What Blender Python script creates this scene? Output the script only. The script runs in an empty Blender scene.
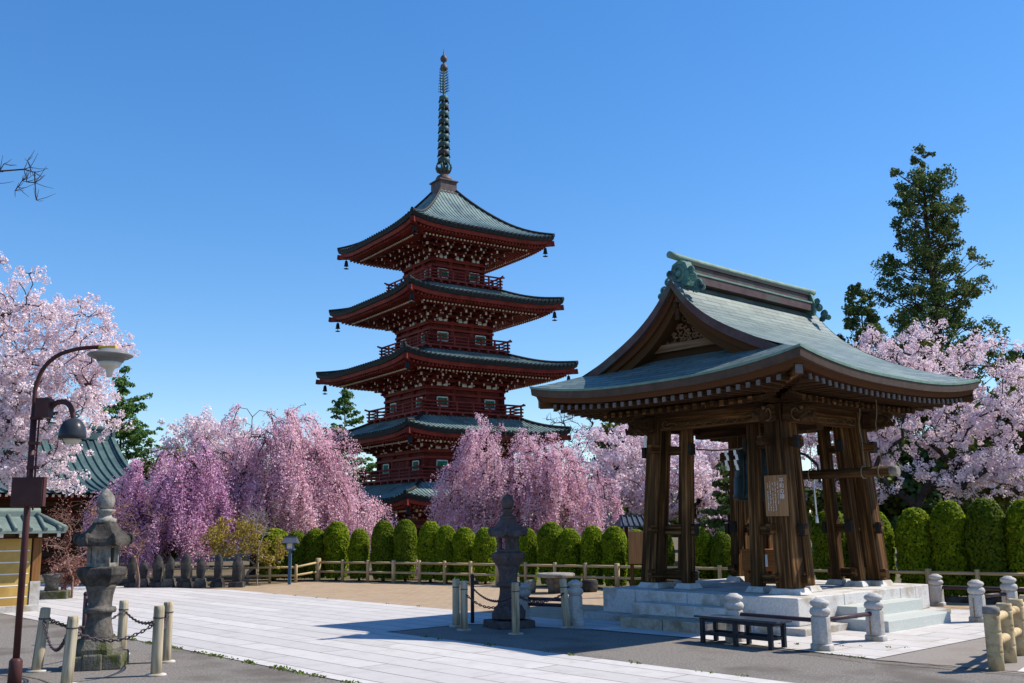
import bpy, math, random
import numpy as np
from mathutils import Matrix, Vector

# ------------------------------------------------------------------ camera, sky, sun, exposure
scene = bpy.context.scene
COL = scene.collection
PITCH, ROLL, EYE = math.radians(10.344), math.radians(0.7554), 1.7
cam_d = bpy.data.cameras.new("camera")
cam_d.sensor_width = 36.0
cam_d.lens = 36.0 * 990.05 / 1024.0
cam_d.clip_start, cam_d.clip_end = 0.1, 3000.0
cam = bpy.data.objects.new("camera", cam_d)
COL.objects.link(cam)
cam.matrix_world = (Matrix.Translation((0, 0, EYE)) @ Matrix.Rotation(math.radians(90) + PITCH, 4, 'X')
                    @ Matrix.Rotation(-ROLL, 4, 'Z'))
scene.camera = cam

SUN_EL, SUN_AZ = math.radians(47.0), math.radians(12.0)      # azimuth from +X towards +Y
to_sun = Vector((math.cos(SUN_EL) * math.cos(SUN_AZ), math.cos(SUN_EL) * math.sin(SUN_AZ), math.sin(SUN_EL)))
world = bpy.data.worlds.new("World")
scene.world = world
world.use_nodes = True
wn = world.node_tree
bg = wn.nodes["Background"]
sky = wn.nodes.new("ShaderNodeTexSky")
sky.sky_type = 'NISHITA'
sky.sun_disc = False
sky.sun_elevation = SUN_EL
sky.sun_rotation = math.radians(90) - SUN_AZ
sky.altitude = 50
sky.air_density = 1.05
sky.dust_density = 0.1
sky.ozone_density = 5.0
hsv = wn.nodes.new("ShaderNodeHueSaturation")
hsv.inputs["Saturation"].default_value = 1.38
hsv.inputs["Value"].default_value = 1.18
hsv.inputs["Hue"].default_value = 0.507
gam = wn.nodes.new("ShaderNodeGamma")
gam.inputs[1].default_value = 0.80
wn.links.new(sky.outputs[0], gam.inputs[0])
wn.links.new(gam.outputs[0], hsv.inputs["Color"])
wn.links.new(hsv.outputs[0], bg.inputs[0])
bg.inputs[1].default_value = 0.14
sun_d = bpy.data.lights.new("sun", 'SUN')
sun_d.energy = 4.6
sun_d.angle = math.radians(0.5)
sun_d.color = (1.0, 0.925, 0.81)
sun = bpy.data.objects.new("sun", sun_d)
COL.objects.link(sun)
sun.location = to_sun * 60
sun.rotation_euler = to_sun.to_track_quat('Z', 'Y').to_euler()
scene.view_settings.view_transform = 'Standard'
scene.view_settings.look = 'None'
scene.view_settings.exposure = 0.58
scene.view_settings.gamma = 1.0
scene.view_settings.use_curve_mapping = False
scene.cycles.max_bounces = 8
scene.cycles.transparent_max_bounces = 8
scene.cycles.use_denoising = True

# ------------------------------------------------------------------ materials
def mat(name, rough=0.7, metal=0.0, spec=0.5):
    m = bpy.data.materials.new(name)
    m.use_nodes = True
    nt = m.node_tree
    b = nt.nodes["Principled BSDF"]
    b.inputs["Roughness"].default_value = rough
    b.inputs["Metallic"].default_value = metal
    b.inputs["Specular IOR Level"].default_value = spec
    return m, nt, b

def nd(nt, t, **kw):
    n = nt.nodes.new(t)
    for k, v in kw.items():
        setattr(n, k, v)
    return n

def ramp(nt, src, stops):
    r = nd(nt, "ShaderNodeValToRGB")
    e = r.color_ramp.elements
    while len(e) < len(stops):
        e.new(0.5)
    for i, (p, c) in enumerate(stops):
        e[i].position = p
        e[i].color = (c[0], c[1], c[2], 1)
    nt.links.new(src, r.inputs[0])
    return r.outputs[0]

def coords(nt, kind="Object", scale=(1, 1, 1)):
    tc = nd(nt, "ShaderNodeTexCoord")
    mp = nd(nt, "ShaderNodeMapping")
    mp.inputs["Scale"].default_value = scale
    nt.links.new(tc.outputs[kind], mp.inputs[0])
    return mp.outputs[0]

def noise(nt, vec, scale, detail=5, rough=0.6):
    n = nd(nt, "ShaderNodeTexNoise")
    n.inputs["Scale"].default_value = scale
    n.inputs["Detail"].default_value = detail
    n.inputs["Roughness"].default_value = rough
    nt.links.new(vec, n.inputs["Vector"])
    return n.outputs["Fac"]

def bump(nt, b, h, strength=0.3, dist=0.02):
    n = nd(nt, "ShaderNodeBump")
    n.inputs["Strength"].default_value = strength
    n.inputs["Distance"].default_value = dist
    nt.links.new(h, n.inputs["Height"])
    nt.links.new(n.outputs[0], b.inputs["Normal"])

def mixc(nt, fac, a, b2, mode='MIX'):
    m = nd(nt, "ShaderNodeMix", data_type='RGBA', blend_type=mode)
    if isinstance(fac, (int, float)):
        m.inputs[0].default_value = fac
    else:
        nt.links.new(fac, m.inputs[0])
    for s, i in ((a, 6), (b2, 7)):
        if isinstance(s, tuple):
            m.inputs[i].default_value = (s[0], s[1], s[2], 1)
        else:
            nt.links.new(s, m.inputs[i])
    return m.outputs[2]

def mottled(name, c0, c1, scale=6, rough=0.8, bumps=0.25, c2=None, scale2=1.2, metal=0.0, bdist=0.02, spec=0.15):
    """stone / metal / plaster with two noise scales"""
    m, nt, b = mat(name, rough, metal, spec)
    v = coords(nt)
    f = noise(nt, v, scale, 8, 0.65)
    col = ramp(nt, f, [(0.32, c0), (0.68, c1)])
    if c2:
        g = noise(nt, v, scale2, 4, 0.6)
        r = ramp(nt, g, [(0.5, (0, 0, 0)), (0.64, (1, 1, 1))])
        col = mixc(nt, r, col, c2)
    nt.links.new(col, b.inputs["Base Color"])
    if bumps:
        bump(nt, b, noise(nt, v, scale * 5, 4, 0.6), bumps, bdist)
    return m

def wood(name, dark, mid, light, rough=0.75, lengthwise=0.9, across=22):
    """grain running along UV.x"""
    m, nt, b = mat(name, max(rough, .82), 0, 0.08)
    v = coords(nt, "UV", (lengthwise, across, 1))
    f = noise(nt, v, 1.0, 7, 0.62)
    v2 = coords(nt, "UV", (0.6, 3.0, 1))
    g = noise(nt, v2, 1.0, 4, 0.6)
    col = ramp(nt, f, [(0.34, dark), (0.52, mid), (0.72, light)])
    col = mixc(nt, ramp(nt, g, [(0.35, (0.0, 0.0, 0.0)), (0.62, (1, 1, 1))]), mixc(nt, 0.6, col, dark), col)
    nt.links.new(col, b.inputs["Base Color"])
    bump(nt, b, f, 0.5, 0.01)
    return m

def foliage(name, c_dark, c_mid, c_light, trans=0.25, rough=0.6, big=None, big_scale=0.5, each=None):
    """leaf / petal faces: colour differs leaf by leaf and, gently, bough by bough"""
    m, nt, b = mat(name, rough, 0, 0.12)
    geo = nd(nt, "ShaderNodeNewGeometry")
    col = ramp(nt, geo.outputs["Random Per Island"], [(0.0, c_dark), (0.5, c_mid), (1.0, c_light)])
    if big:
        g = noise(nt, coords(nt), big_scale, 3, 0.5)
        col = mixc(nt, ramp(nt, g, [(0.42, (0, 0, 0)), (0.62, (1, 1, 1))]), col, big)
    if each:                                                # plants of one row differ in tone
        oi = nd(nt, "ShaderNodeObjectInfo")
        col = mixc(nt, ramp(nt, oi.outputs["Random"], [(0.0, (0, 0, 0)), (0.55, (0.10, 0.10, 0.10)), (1.0, (0.75, 0.75, 0.75))]), col, each)
    nt.links.new(col, b.inputs["Base Color"])
    tr = nd(nt, "ShaderNodeBsdfTranslucent")
    nt.links.new(col, tr.inputs[0])
    mx = nd(nt, "ShaderNodeMixShader")
    mx.inputs[0].default_value = trans
    nt.links.new(b.outputs[0], mx.inputs[1])
    nt.links.new(tr.outputs[0], mx.inputs[2])
    nt.links.new(mx.outputs[0], nt.nodes["Material Output"].inputs[0])
    return m

def tiled(name, size, c1, c2, joint, jw=0.008, offset=0.5, rough=0.75, coord="Object", stain=None, stain_scale=0.6, fine=18, bumps=0.4, bdist=0.01, wear=None):
    """slabs, bricks or copper shingles laid in courses: size = (length, course height)"""
    m, nt, b = mat(name, rough, 0, 0.18)
    v = coords(nt, coord)
    br = nd(nt, "ShaderNodeTexBrick", offset=offset)
    br.inputs["Color1"].default_value = (*c1, 1)
    br.inputs["Color2"].default_value = (*c2, 1)
    br.inputs["Mortar"].default_value = (*joint, 1)
    br.inputs["Scale"].default_value = 1.0
    br.inputs["Mortar Size"].default_value = jw
    br.inputs["Mortar Smooth"].default_value = 0.2
    br.inputs["Bias"].default_value = 0.0
    br.inputs["Brick Width"].default_value = size[0]
    br.inputs["Row Height"].default_value = size[1]
    nt.links.new(v, br.inputs["Vector"])
    f = noise(nt, v, fine, 6, 0.65)
    col = mixc(nt, 0.22, br.outputs["Color"], ramp(nt, f, [(0.3, (0.45, 0.45, 0.45)), (0.7, (1, 1, 1))]), 'MULTIPLY')
    col = mixc(nt, 0.8, br.outputs["Color"], col)
    if stain:
        g = noise(nt, v, stain_scale, 7, 0.65)
        col = mixc(nt, ramp(nt, g, [(0.48, (0, 0, 0)), (0.75, (0.8, 0.8, 0.8))]), col, stain)
    if wear:
        h = noise(nt, v, 2.3, 8, 0.7)
        col = mixc(nt, ramp(nt, h, [(0.50, (0, 0, 0)), (0.58, (0.22, 0.22, 0.22)), (0.75, (0.65, 0.65, 0.65))]), col, wear)
        sp = noise(nt, v, 95, 2, 0.5)
        col = mixc(nt, ramp(nt, sp, [(0.64, (0, 0, 0)), (0.70, (0.6, 0.6, 0.6))]), col, wear)
    nt.links.new(col, b.inputs["Base Color"])
    bump(nt, b, br.outputs["Fac"], -bumps, bdist)
    return m

M = {}
M['soil'] = mottled('soil', (0.10, 0.075, 0.05), (0.17, 0.13, 0.09), 3, 0.95, 0.4, (0.07, 0.085, 0.03), 0.5)
M['asphalt'] = mottled('asphalt', (0.10, 0.088, 0.077), (0.33, 0.30, 0.268), 38, 0.92, 1.0, (0.145, 0.127, 0.11), 0.7, bdist=0.01)
M['concrete'] = mottled('concrete_ground', (0.20, 0.18, 0.16), (0.30, 0.27, 0.245), 30, 0.92, 0.4, (0.23, 0.20, 0.175), 1.1, bdist=0.01)
M['slab'] = tiled('granite_paving', (3.2, 0.45), (0.56, 0.535, 0.515), (0.46, 0.44, 0.425), (0.14, 0.125, 0.115), 0.012, stain=(0.46, 0.435, 0.43), stain_scale=0.55, fine=9, wear=(0.31, 0.285, 0.265))
M['slab2'] = tiled('plaza_paving', (0.95, 0.6), (0.58, 0.555, 0.54), (0.50, 0.48, 0.47), (0.20, 0.18, 0.14), 0.011, stain=(0.42, 0.385, 0.34), stain_scale=1.3, fine=14, wear=(0.33, 0.295, 0.25))
M['brick'] = tiled('tan_brick_paving', (0.30, 0.15), (0.43, 0.315, 0.20), (0.36, 0.26, 0.165), (0.21, 0.155, 0.11), 0.008, stain=(0.37, 0.29, 0.21), stain_scale=0.5, fine=20, wear=(0.25, 0.19, 0.13))
M['granite'] = mottled('pale_granite', (0.45, 0.435, 0.415), (0.66, 0.64, 0.61), 38, 0.8, 0.2, (0.38, 0.335, 0.27), 2.6)
M['granite_dk'] = mottled('weathered_granite', (0.36, 0.34, 0.32), (0.54, 0.515, 0.485), 30, 0.85, 0.25, (0.30, 0.25, 0.18), 2.4)
M['granite_tan'] = mottled('stained_step_granite', (0.27, 0.22, 0.16), (0.45, 0.39, 0.31), 14, 0.85, 0.25, (0.21, 0.165, 0.11), 3.0)
M['granite_blue'] = mottled('bluish_granite', (0.40, 0.425, 0.40), (0.52, 0.545, 0.51), 45, 0.7, 0.1)
M['joint'] = mottled('dark_joint', (0.10, 0.085, 0.06), (0.17, 0.14, 0.10), 12, 0.95, 0)
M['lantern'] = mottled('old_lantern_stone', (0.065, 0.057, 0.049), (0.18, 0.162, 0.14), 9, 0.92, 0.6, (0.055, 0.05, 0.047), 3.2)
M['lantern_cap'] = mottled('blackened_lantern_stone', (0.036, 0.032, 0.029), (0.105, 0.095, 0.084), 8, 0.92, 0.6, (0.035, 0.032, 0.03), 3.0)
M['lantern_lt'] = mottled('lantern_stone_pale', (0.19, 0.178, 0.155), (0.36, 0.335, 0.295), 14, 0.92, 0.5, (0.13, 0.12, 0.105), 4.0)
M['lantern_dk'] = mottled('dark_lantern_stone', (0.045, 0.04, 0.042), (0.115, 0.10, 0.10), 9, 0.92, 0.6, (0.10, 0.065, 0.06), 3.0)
M['mossy'] = mottled('mossy_stone', (0.08, 0.075, 0.06), (0.20, 0.185, 0.155), 6, 0.95, 0.8, (0.07, 0.08, 0.02), 4.0, bdist=0.04)
M['stele'] = mottled('dark_stele_stone', (0.022, 0.021, 0.023), (0.06, 0.056, 0.055), 9, 0.9, 0.6, (0.085, 0.08, 0.07), 3.5)
M['black_iron'] = mottled('blackened_iron', (0.012, 0.010, 0.009), (0.03, 0.025, 0.022), 9, 0.7, 0.1)
M['worn_end'] = mottled('worn_log_end', (0.15, 0.125, 0.10), (0.30, 0.265, 0.22), 12, 0.8, 0.2)
M['post_wood'] = wood('grey_round_post', (0.15, 0.115, 0.07), (0.46, 0.395, 0.28), (0.64, 0.58, 0.45), lengthwise=0.7, across=16)
M['fence_wood'] = wood('fence_timber', (0.30, 0.21, 0.11), (0.48, 0.36, 0.20), (0.58, 0.45, 0.27))
M['bamboo'] = mottled('imitation_bamboo', (0.42, 0.31, 0.165), (0.58, 0.45, 0.26), 7, 0.65, 0.2, (0.30, 0.20, 0.10), 5.0)
M['bamboo_cap'] = mottled('bamboo_cap', (0.16, 0.14, 0.13), (0.27, 0.24, 0.22), 14, 0.8, 0.3)
M['timber'] = wood('aged_temple_timber', (0.015, 0.008, 0.004), (0.095, 0.047, 0.018), (0.44, 0.22, 0.080), 0.7, 0.55, 15)
M['timber_dk'] = wood('dark_temple_timber', (0.022, 0.012, 0.007), (0.068, 0.036, 0.018), (0.14, 0.075, 0.036))
M['timber_lt'] = wood('lighter_temple_timber', (0.10, 0.055, 0.028), (0.21, 0.12, 0.062), (0.33, 0.20, 0.11))
M['carving'] = mottled('worn_carving_edge', (0.085, 0.05, 0.024), (0.17, 0.105, 0.055), 12, 0.75, 0.2)
M['eave_board'] = wood('reddish_eave_board', (0.05, 0.022, 0.010), (0.10, 0.042, 0.018), (0.15, 0.065, 0.030))
M['sign_wood'] = wood('sign_board_wood', (0.22, 0.11, 0.05), (0.33, 0.18, 0.085), (0.42, 0.25, 0.13), 0.6)
M['box_wood'] = wood('offering_box_wood', (0.22, 0.08, 0.025), (0.34, 0.13, 0.04), (0.44, 0.19, 0.07), 0.5)
M['copper'] = tiled('copper_shingles', (0.55, 0.125), (0.185, 0.232, 0.218), (0.105, 0.148, 0.142), (0.028, 0.047, 0.046), 0.012, rough=0.48, coord="UV", stain=(0.185, 0.245, 0.205), stain_scale=0.9, fine=5, bumps=1.0, bdist=0.012)
M['copper_edge'] = mottled('copper_eave_edge', (0.055, 0.036, 0.027), (0.095, 0.062, 0.046), 5, 0.6, 0.1)
M['copper_brown'] = mottled('brown_copper', (0.06, 0.036, 0.036), (0.11, 0.066, 0.062), 4, 0.5, 0.1, (0.08, 0.08, 0.066), 2.0)
M['verdigris'] = mottled('verdigris_bronze', (0.055, 0.14, 0.125), (0.14, 0.28, 0.235), 9, 0.6, 0.4, (0.03, 0.05, 0.06), 3.0)
M['verdigris_lt'] = mottled('pale_verdigris', (0.10, 0.18, 0.145), (0.19, 0.28, 0.22), 5, 0.6, 0.2)
M['bell'] = mottled('bronze_bell', (0.025, 0.033, 0.032), (0.055, 0.070, 0.066), 5, 0.45, 0.1, (0.02, 0.06, 0.06), 1.5, metal=0.5)
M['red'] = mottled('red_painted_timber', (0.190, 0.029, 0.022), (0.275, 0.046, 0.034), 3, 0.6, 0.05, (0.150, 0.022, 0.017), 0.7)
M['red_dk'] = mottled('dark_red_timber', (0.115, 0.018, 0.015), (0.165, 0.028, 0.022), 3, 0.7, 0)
M['white'] = mottled('white_plaster', (0.68, 0.64, 0.62), (0.82, 0.79, 0.77), 4, 0.8, 0)
M['endwhite'] = mottled('pale_painted_ends', (0.66, 0.58, 0.49), (0.80, 0.73, 0.65), 3, 0.7, 0)
M['rafter_end'] = mottled('metal_capped_rafter_ends', (0.07, 0.062, 0.062), (0.17, 0.15, 0.145), 3, 0.6, 0)
M['green_win'] = mottled('green_lattice', (0.015, 0.20, 0.105), (0.03, 0.28, 0.15), 4, 0.6, 0)
M['pag_tile'] = mottled('pagoda_copper_tile', (0.145, 0.205, 0.195), (0.235, 0.305, 0.28), 2.0, 0.42, 0.05, (0.11, 0.155, 0.16), 0.6)
M['pag_edge'] = mottled('dark_tile_edge', (0.006, 0.009, 0.011), (0.016, 0.022, 0.024), 4, 0.65, 0.1, spec=0.25)
M['sorin'] = mottled('finial_bronze', (0.022, 0.055, 0.058), (0.055, 0.125, 0.115), 3, 0.5, 0.1, (0.06, 0.042, 0.04), 1.2)
M['sorin_br'] = mottled('finial_base_bronze', (0.075, 0.055, 0.055), (0.14, 0.105, 0.10), 3, 0.55, 0.1)
M['hall_tile'] = mottled('hall_copper_tile', (0.04, 0.080, 0.082), (0.09, 0.14, 0.138), 4, 0.55, 0.1, (0.03, 0.06, 0.07), 1.0)
M['wall_tile'] = mottled('wall_copper_tile', (0.105, 0.145, 0.13), (0.175, 0.22, 0.195), 4, 0.55, 0.1)
M['ochre'] = mottled('ochre_plaster', (0.42, 0.27, 0.075), (0.52, 0.345, 0.11), 5, 0.9, 0.1, (0.36, 0.22, 0.06), 1.0)
M['orange_post'] = wood('wall_end_post', (0.16, 0.075, 0.03), (0.27, 0.13, 0.05), (0.38, 0.20, 0.08))
M['lamp_brown'] = mottled('brown_lamp_paint', (0.055, 0.022, 0.022), (0.085, 0.035, 0.033), 6, 0.45, 0.05)
M['lamp_grey'] = mottled('grey_lamp_shade', (0.15, 0.15, 0.15), (0.23, 0.225, 0.22), 6, 0.4, 0.05)
M['lamp_dark'] = mottled('dark_lamp_shade', (0.022, 0.026, 0.032), (0.04, 0.045, 0.055), 5, 0.3, 0.02)
M['lamp_glass'] = mottled('lamp_diffuser', (0.55, 0.50, 0.42), (0.66, 0.61, 0.53), 5, 0.25, 0)
M['yellow'] = mottled('yellow_cap', (0.52, 0.33, 0.05), (0.62, 0.41, 0.08), 5, 0.5, 0)
M['bench'] = mottled('blue_black_bench_paint', (0.010, 0.014, 0.022), (0.020, 0.027, 0.040), 8, 0.4, 0.05)
M['bench_top'] = mottled('bench_top_paint', (0.030, 0.042, 0.060), (0.050, 0.066, 0.088), 8, 0.35, 0.05)
M['iron'] = mottled('dark_iron_pipe', (0.035, 0.022, 0.03), (0.07, 0.045, 0.055), 9, 0.45, 0.1)
M['chain'] = mottled('chain_iron', (0.05, 0.038, 0.045), (0.11, 0.085, 0.09), 20, 0.5, 0.1)
M['rust'] = mottled('rust_streak', (0.24, 0.135, 0.06), (0.36, 0.25, 0.14), 14, 0.9, 0)
M['gl_blue'] = mottled('blue_grey_lamp_paint', (0.045, 0.095, 0.16), (0.065, 0.13, 0.21), 6, 0.4, 0.02)
M['dark_roof'] = mottled('dark_metal_roof', (0.05, 0.058, 0.075), (0.085, 0.095, 0.12), 4, 0.45, 0.05)
M['rope'] = mottled('hemp_rope', (0.14, 0.105, 0.065), (0.24, 0.19, 0.125), 30, 0.9, 0.2)
M['paper'] = mottled('white_paper', (0.74, 0.73, 0.71), (0.82, 0.81, 0.80), 3, 0.8, 0)
M['ink_white'] = mottled('white_lettering', (0.62, 0.60, 0.58), (0.72, 0.70, 0.68), 3, 0.8, 0)
M['bark'] = mottled('cherry_bark', (0.022, 0.017, 0.015), (0.07, 0.054, 0.047), 10, 0.95, 0.5)
M['bark_brown'] = mottled('conifer_bark', (0.045, 0.027, 0.019), (0.10, 0.06, 0.042), 8, 0.95, 0.5)
M['twig_red'] = mottled('reddish_twigs', (0.17, 0.095, 0.075), (0.30, 0.18, 0.145), 6, 0.9, 0)
M['twig_grey'] = mottled('pale_grey_bark', (0.16, 0.14, 0.12), (0.28, 0.25, 0.22), 8, 0.9, 0.2)
M['petal_pale'] = foliage('pale_cherry_petals', (0.70, 0.53, 0.58), (0.84, 0.71, 0.745), (0.92, 0.84, 0.86), 0.32, big=(0.80, 0.65, 0.69), big_scale=0.5)
M['petal_mauve'] = foliage('mauve_cherry_petals', (0.66, 0.49, 0.58), (0.86, 0.72, 0.755), (0.93, 0.86, 0.87), 0.36, big=(0.82, 0.67, 0.72), big_scale=0.6)
M['petal_pink'] = foliage('pink_weeping_petals', (0.52, 0.26, 0.38), (0.77, 0.47, 0.56), (0.91, 0.71, 0.76), 0.34, big=(0.85, 0.60, 0.66), big_scale=0.5)
M['petal_shaded'] = foliage('shade_darkened_weeping_petals', (0.36, 0.15, 0.31), (0.56, 0.29, 0.48), (0.76, 0.49, 0.65), 0.30, big=(0.70, 0.41, 0.56), big_scale=0.6)  # shade from the neighbouring tree painted into the petals: darker, more purple
M['cedar'] = foliage('cedar_needles', (0.026, 0.058, 0.019), (0.068, 0.118, 0.034), (0.15, 0.20, 0.052), 0.3, big=(0.125, 0.155, 0.042), big_scale=0.33)
M['fir'] = foliage('fir_needles', (0.038, 0.10, 0.028), (0.095, 0.19, 0.048), (0.19, 0.28, 0.07), 0.35)
M['evergreen'] = foliage('evergreen_leaves', (0.020, 0.045, 0.014), (0.045, 0.085, 0.022), (0.12, 0.15, 0.030), 0.2, big=(0.14, 0.14, 0.022), big_scale=0.45)
M['thuja'] = foliage('clipped_thuja_sprays', (0.05, 0.10, 0.004), (0.24, 0.335, 0.010), (0.46, 0.52, 0.018), 0.48, big=(0.19, 0.26, 0.011), big_scale=3.0, each=(0.10, 0.145, 0.012))
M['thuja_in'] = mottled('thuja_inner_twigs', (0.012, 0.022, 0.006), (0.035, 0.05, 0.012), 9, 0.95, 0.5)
M['spring_leaf'] = foliage('young_yellow_leaves', (0.22, 0.16, 0.025), (0.36, 0.27, 0.05), (0.46, 0.37, 0.10), 0.35)
M['red_leaf'] = foliage('young_red_leaves', (0.17, 0.075, 0.06), (0.30, 0.145, 0.115), (0.42, 0.24, 0.20), 0.3)
M['shrub'] = foliage('dark_shrub_leaves', (0.025, 0.045, 0.015), (0.055, 0.09, 0.025), (0.11, 0.15, 0.035), 0.2)
M['pink_shrub'] = foliage('pink_shrub_flowers', (0.62, 0.28, 0.42), (0.76, 0.46, 0.58), (0.85, 0.64, 0.72), 0.3)
M['grass'] = foliage('joint_grass', (0.06, 0.10, 0.015), (0.11, 0.16, 0.02), (0.17, 0.21, 0.03), 0.25)

# ------------------------------------------------------------------ mesh helpers
rng = np.random.default_rng(7)
random.seed(7)

class MB:
    """collects boxes, bars, tubes and sheets; build() links them as ONE mesh object"""
    def __init__(s):
        s.v, s.f, s.m, s.uv, s.sm = [], [], [], [], []
    def face(s, idx, m=0, uv=None, smooth=False):
        s.f.append(tuple(idx)); s.m.append(m); s.uv.append(uv); s.sm.append(smooth)
    def poly(s, pts, m=0, uv=None):
        n = len(s.v); s.v += [tuple(p) for p in pts]
        s.face(range(n, n + len(pts)), m, uv)
    def hexa(s, a, m=0, alongx=True, L=1.0):
        """8 corners: 0-3 start ring, 4-7 end ring (both same winding)"""
        n = len(s.v); s.v += [tuple(p) for p in a]
        A = [Vector(p) for p in a]
        u0 = random.random() * 40; v0 = random.random() * 40
        for i in range(4):
            j = (i + 1) % 4
            w = (A[j] - A[i]).length
            s.face((n + i, n + j, n + 4 + j, n + 4 + i), m, [(u0, v0), (u0, v0 + w), (u0 + L, v0 + w), (u0 + L, v0)])
            v0 += w
        s.face((n + 3, n + 2, n + 1, n), m, [(u0, v0), (u0 + .02, v0), (u0 + .02, v0 + .1), (u0, v0 + .1)])
        s.face((n + 4, n + 5, n + 6, n + 7), m, [(u0, v0), (u0 + .02, v0), (u0 + .02, v0 + .1), (u0, v0 + .1)])
    def beam(s, p, q, w, h, m=0, up=(0, 0, 1), w2=None, h2=None):
        p, q = Vector(p), Vector(q)
        d = (q - p); L = d.length; d.normalize()
        up = Vector(up)
        if abs(d.dot(up)) > 0.98:
            up = Vector((0, 1, 0))
        x = d.cross(up).normalized(); y = x.cross(d).normalized()
        w2 = w if w2 is None else w2; h2 = h if h2 is None else h2
        a = [p + x * sx * w / 2 + y * sy * h / 2 for sx, sy in ((-1, -1), (1, -1), (1, 1), (-1, 1))]
        b = [q + x * sx * w2 / 2 + y * sy * h2 / 2 for sx, sy in ((-1, -1), (1, -1), (1, 1), (-1, 1))]
        s.hexa(a + b, m, L=L)
    def box(s, c, size, m=0, rz=0.0, taper=1.0):
        """c = centre of the bottom face; grain along the longest side"""
        cx, cy, cz = c; X, Y, Z = size
        cs, sn = math.cos(rz), math.sin(rz)
        def P(x, y, z, k=1.0):
            x *= k; y *= k
            return (cx + x * cs - y * sn, cy + x * sn + y * cs, cz + z)
        if Z >= X and Z >= Y or taper != 1.0:
            a = [P(x * X / 2, y * Y / 2, 0) for x, y in ((-1, -1), (1, -1), (1, 1), (-1, 1))]
            b = [P(x * X / 2, y * Y / 2, Z, taper) for x, y in ((-1, -1), (1, -1), (1, 1), (-1, 1))]
            s.hexa(a + b, m, L=Z)
        elif X >= Y:
            a = [P(-X / 2, y * Y / 2, z * Z) for y, z in ((1, 0), (-1, 0), (-1, 1), (1, 1))]
            b = [P(X / 2, y * Y / 2, z * Z) for y, z in ((1, 0), (-1, 0), (-1, 1), (1, 1))]
            s.hexa(a + b, m, L=X)
        else:
            a = [P(x * X / 2, -Y / 2, z * Z) for x, z in ((-1, 0), (1, 0), (1, 1), (-1, 1))]
            b = [P(x * X / 2, Y / 2, z * Z) for x, z in ((-1, 0), (1, 0), (1, 1), (-1, 1))]
            s.hexa(a + b, m, L=Y)
    def tube(s, pts, r, n=8, m=0, cap=True, smooth=True):
        pts = [Vector(p) for p in pts]
        if isinstance(r, (int, float)):
            r = [r] * len(pts)
        base = len(s.v); ref = None; dist = 0.0; us = []
        v0 = random.random() * 30
        for i, p in enumerate(pts):
            t = (pts[min(i + 1, len(pts) - 1)] - pts[max(i - 1, 0)])
            if t.length < 1e-9:
                t = Vector((0, 0, 1))
            t.normalize()
            if ref is None:
                ref = Vector((0, 0, 1)) if abs(t.z) < 0.9 else Vector((1, 0, 0))
            x = (ref - t * ref.dot(t))
            if x.length < 1e-6:
                x = t.orthogonal()
            x.normalize(); ref = x; y = t.cross(x)
            if i:
                dist += (p - pts[i - 1]).length
            us.append(dist)
            for k in range(n):
                a = 2 * math.pi * k / n
                s.v.append(tuple(p + (x * math.cos(a) + y * math.sin(a)) * r[i]))
        for i in range(len(pts) - 1):
            for k in range(n):
                k2 = (k + 1) % n
                c = 2 * math.pi * max(r) / n
                s.face((base + i * n + k, base + i * n + k2, base + (i + 1) * n + k2, base + (i + 1) * n + k), m,
                       [(us[i], v0 + k * c), (us[i], v0 + (k + 1) * c), (us[i + 1], v0 + (k + 1) * c), (us[i + 1], v0 + k * c)], smooth)
        if cap:
            s.face([base + k for k in range(n)][::-1], m)
            s.face([base + (len(pts) - 1) * n + k for k in range(n)], m)
    def lathe(s, prof, n=16, c=(0, 0, 0), m=0, phase=0.0, smooth=True, cap=True):
        base = len(s.v)
        for r, z in prof:
            for k in range(n):
                a = 2 * math.pi * k / n + phase
                s.v.append((c[0] + r * math.cos(a), c[1] + r * math.sin(a), c[2] + z))
        for i in range(len(prof) - 1):
            for k in range(n):
                k2 = (k + 1) % n
                s.face((base + i * n + k, base + i * n + k2, base + (i + 1) * n + k2, base + (i + 1) * n + k), m, None, smooth)
        if cap:
            if prof[0][0] > 1e-4:
                s.face([base + k for k in range(n)][::-1], m)
            if prof[-1][0] > 1e-4:
                s.face([base + (len(prof) - 1) * n + k for k in range(n)], m)
    def grid(s, P, UV=None, m=0, smooth=True, flip=False):
        """P[i][j] points"""
        base = len(s.v); ni, nj = len(P), len(P[0])
        for row in P:
            s.v += [tuple(p) for p in row]
        for i in range(ni - 1):
            for j in range(nj - 1):
                q = [(i, j), (i, j + 1), (i + 1, j + 1), (i + 1, j)]
                if flip:
                    q = q[::-1]
                s.face([base + a * nj + b for a, b in q], m, [UV[a][b] for a, b in q] if UV else None, smooth)
    def strip(s, A, B, m=0, closed=False, smooth=False):
        base = len(s.v); n = len(A)
        s.v += [tuple(p) for p in A] + [tuple(p) for p in B]
        for i in range(n if closed else n - 1):
            j = (i + 1) % n
            s.face((base + i, base + j, base + n + j, base + n + i), m, None, smooth)
    def ball(s, c, r, m=0, n=10, sz=1.0):
        prof = [(max(1e-5, r * math.sin(math.pi * i / n)), -r * sz * math.cos(math.pi * i / n)) for i in range(n + 1)]
        s.lathe(prof, max(8, n), c, m, cap=False)
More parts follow.
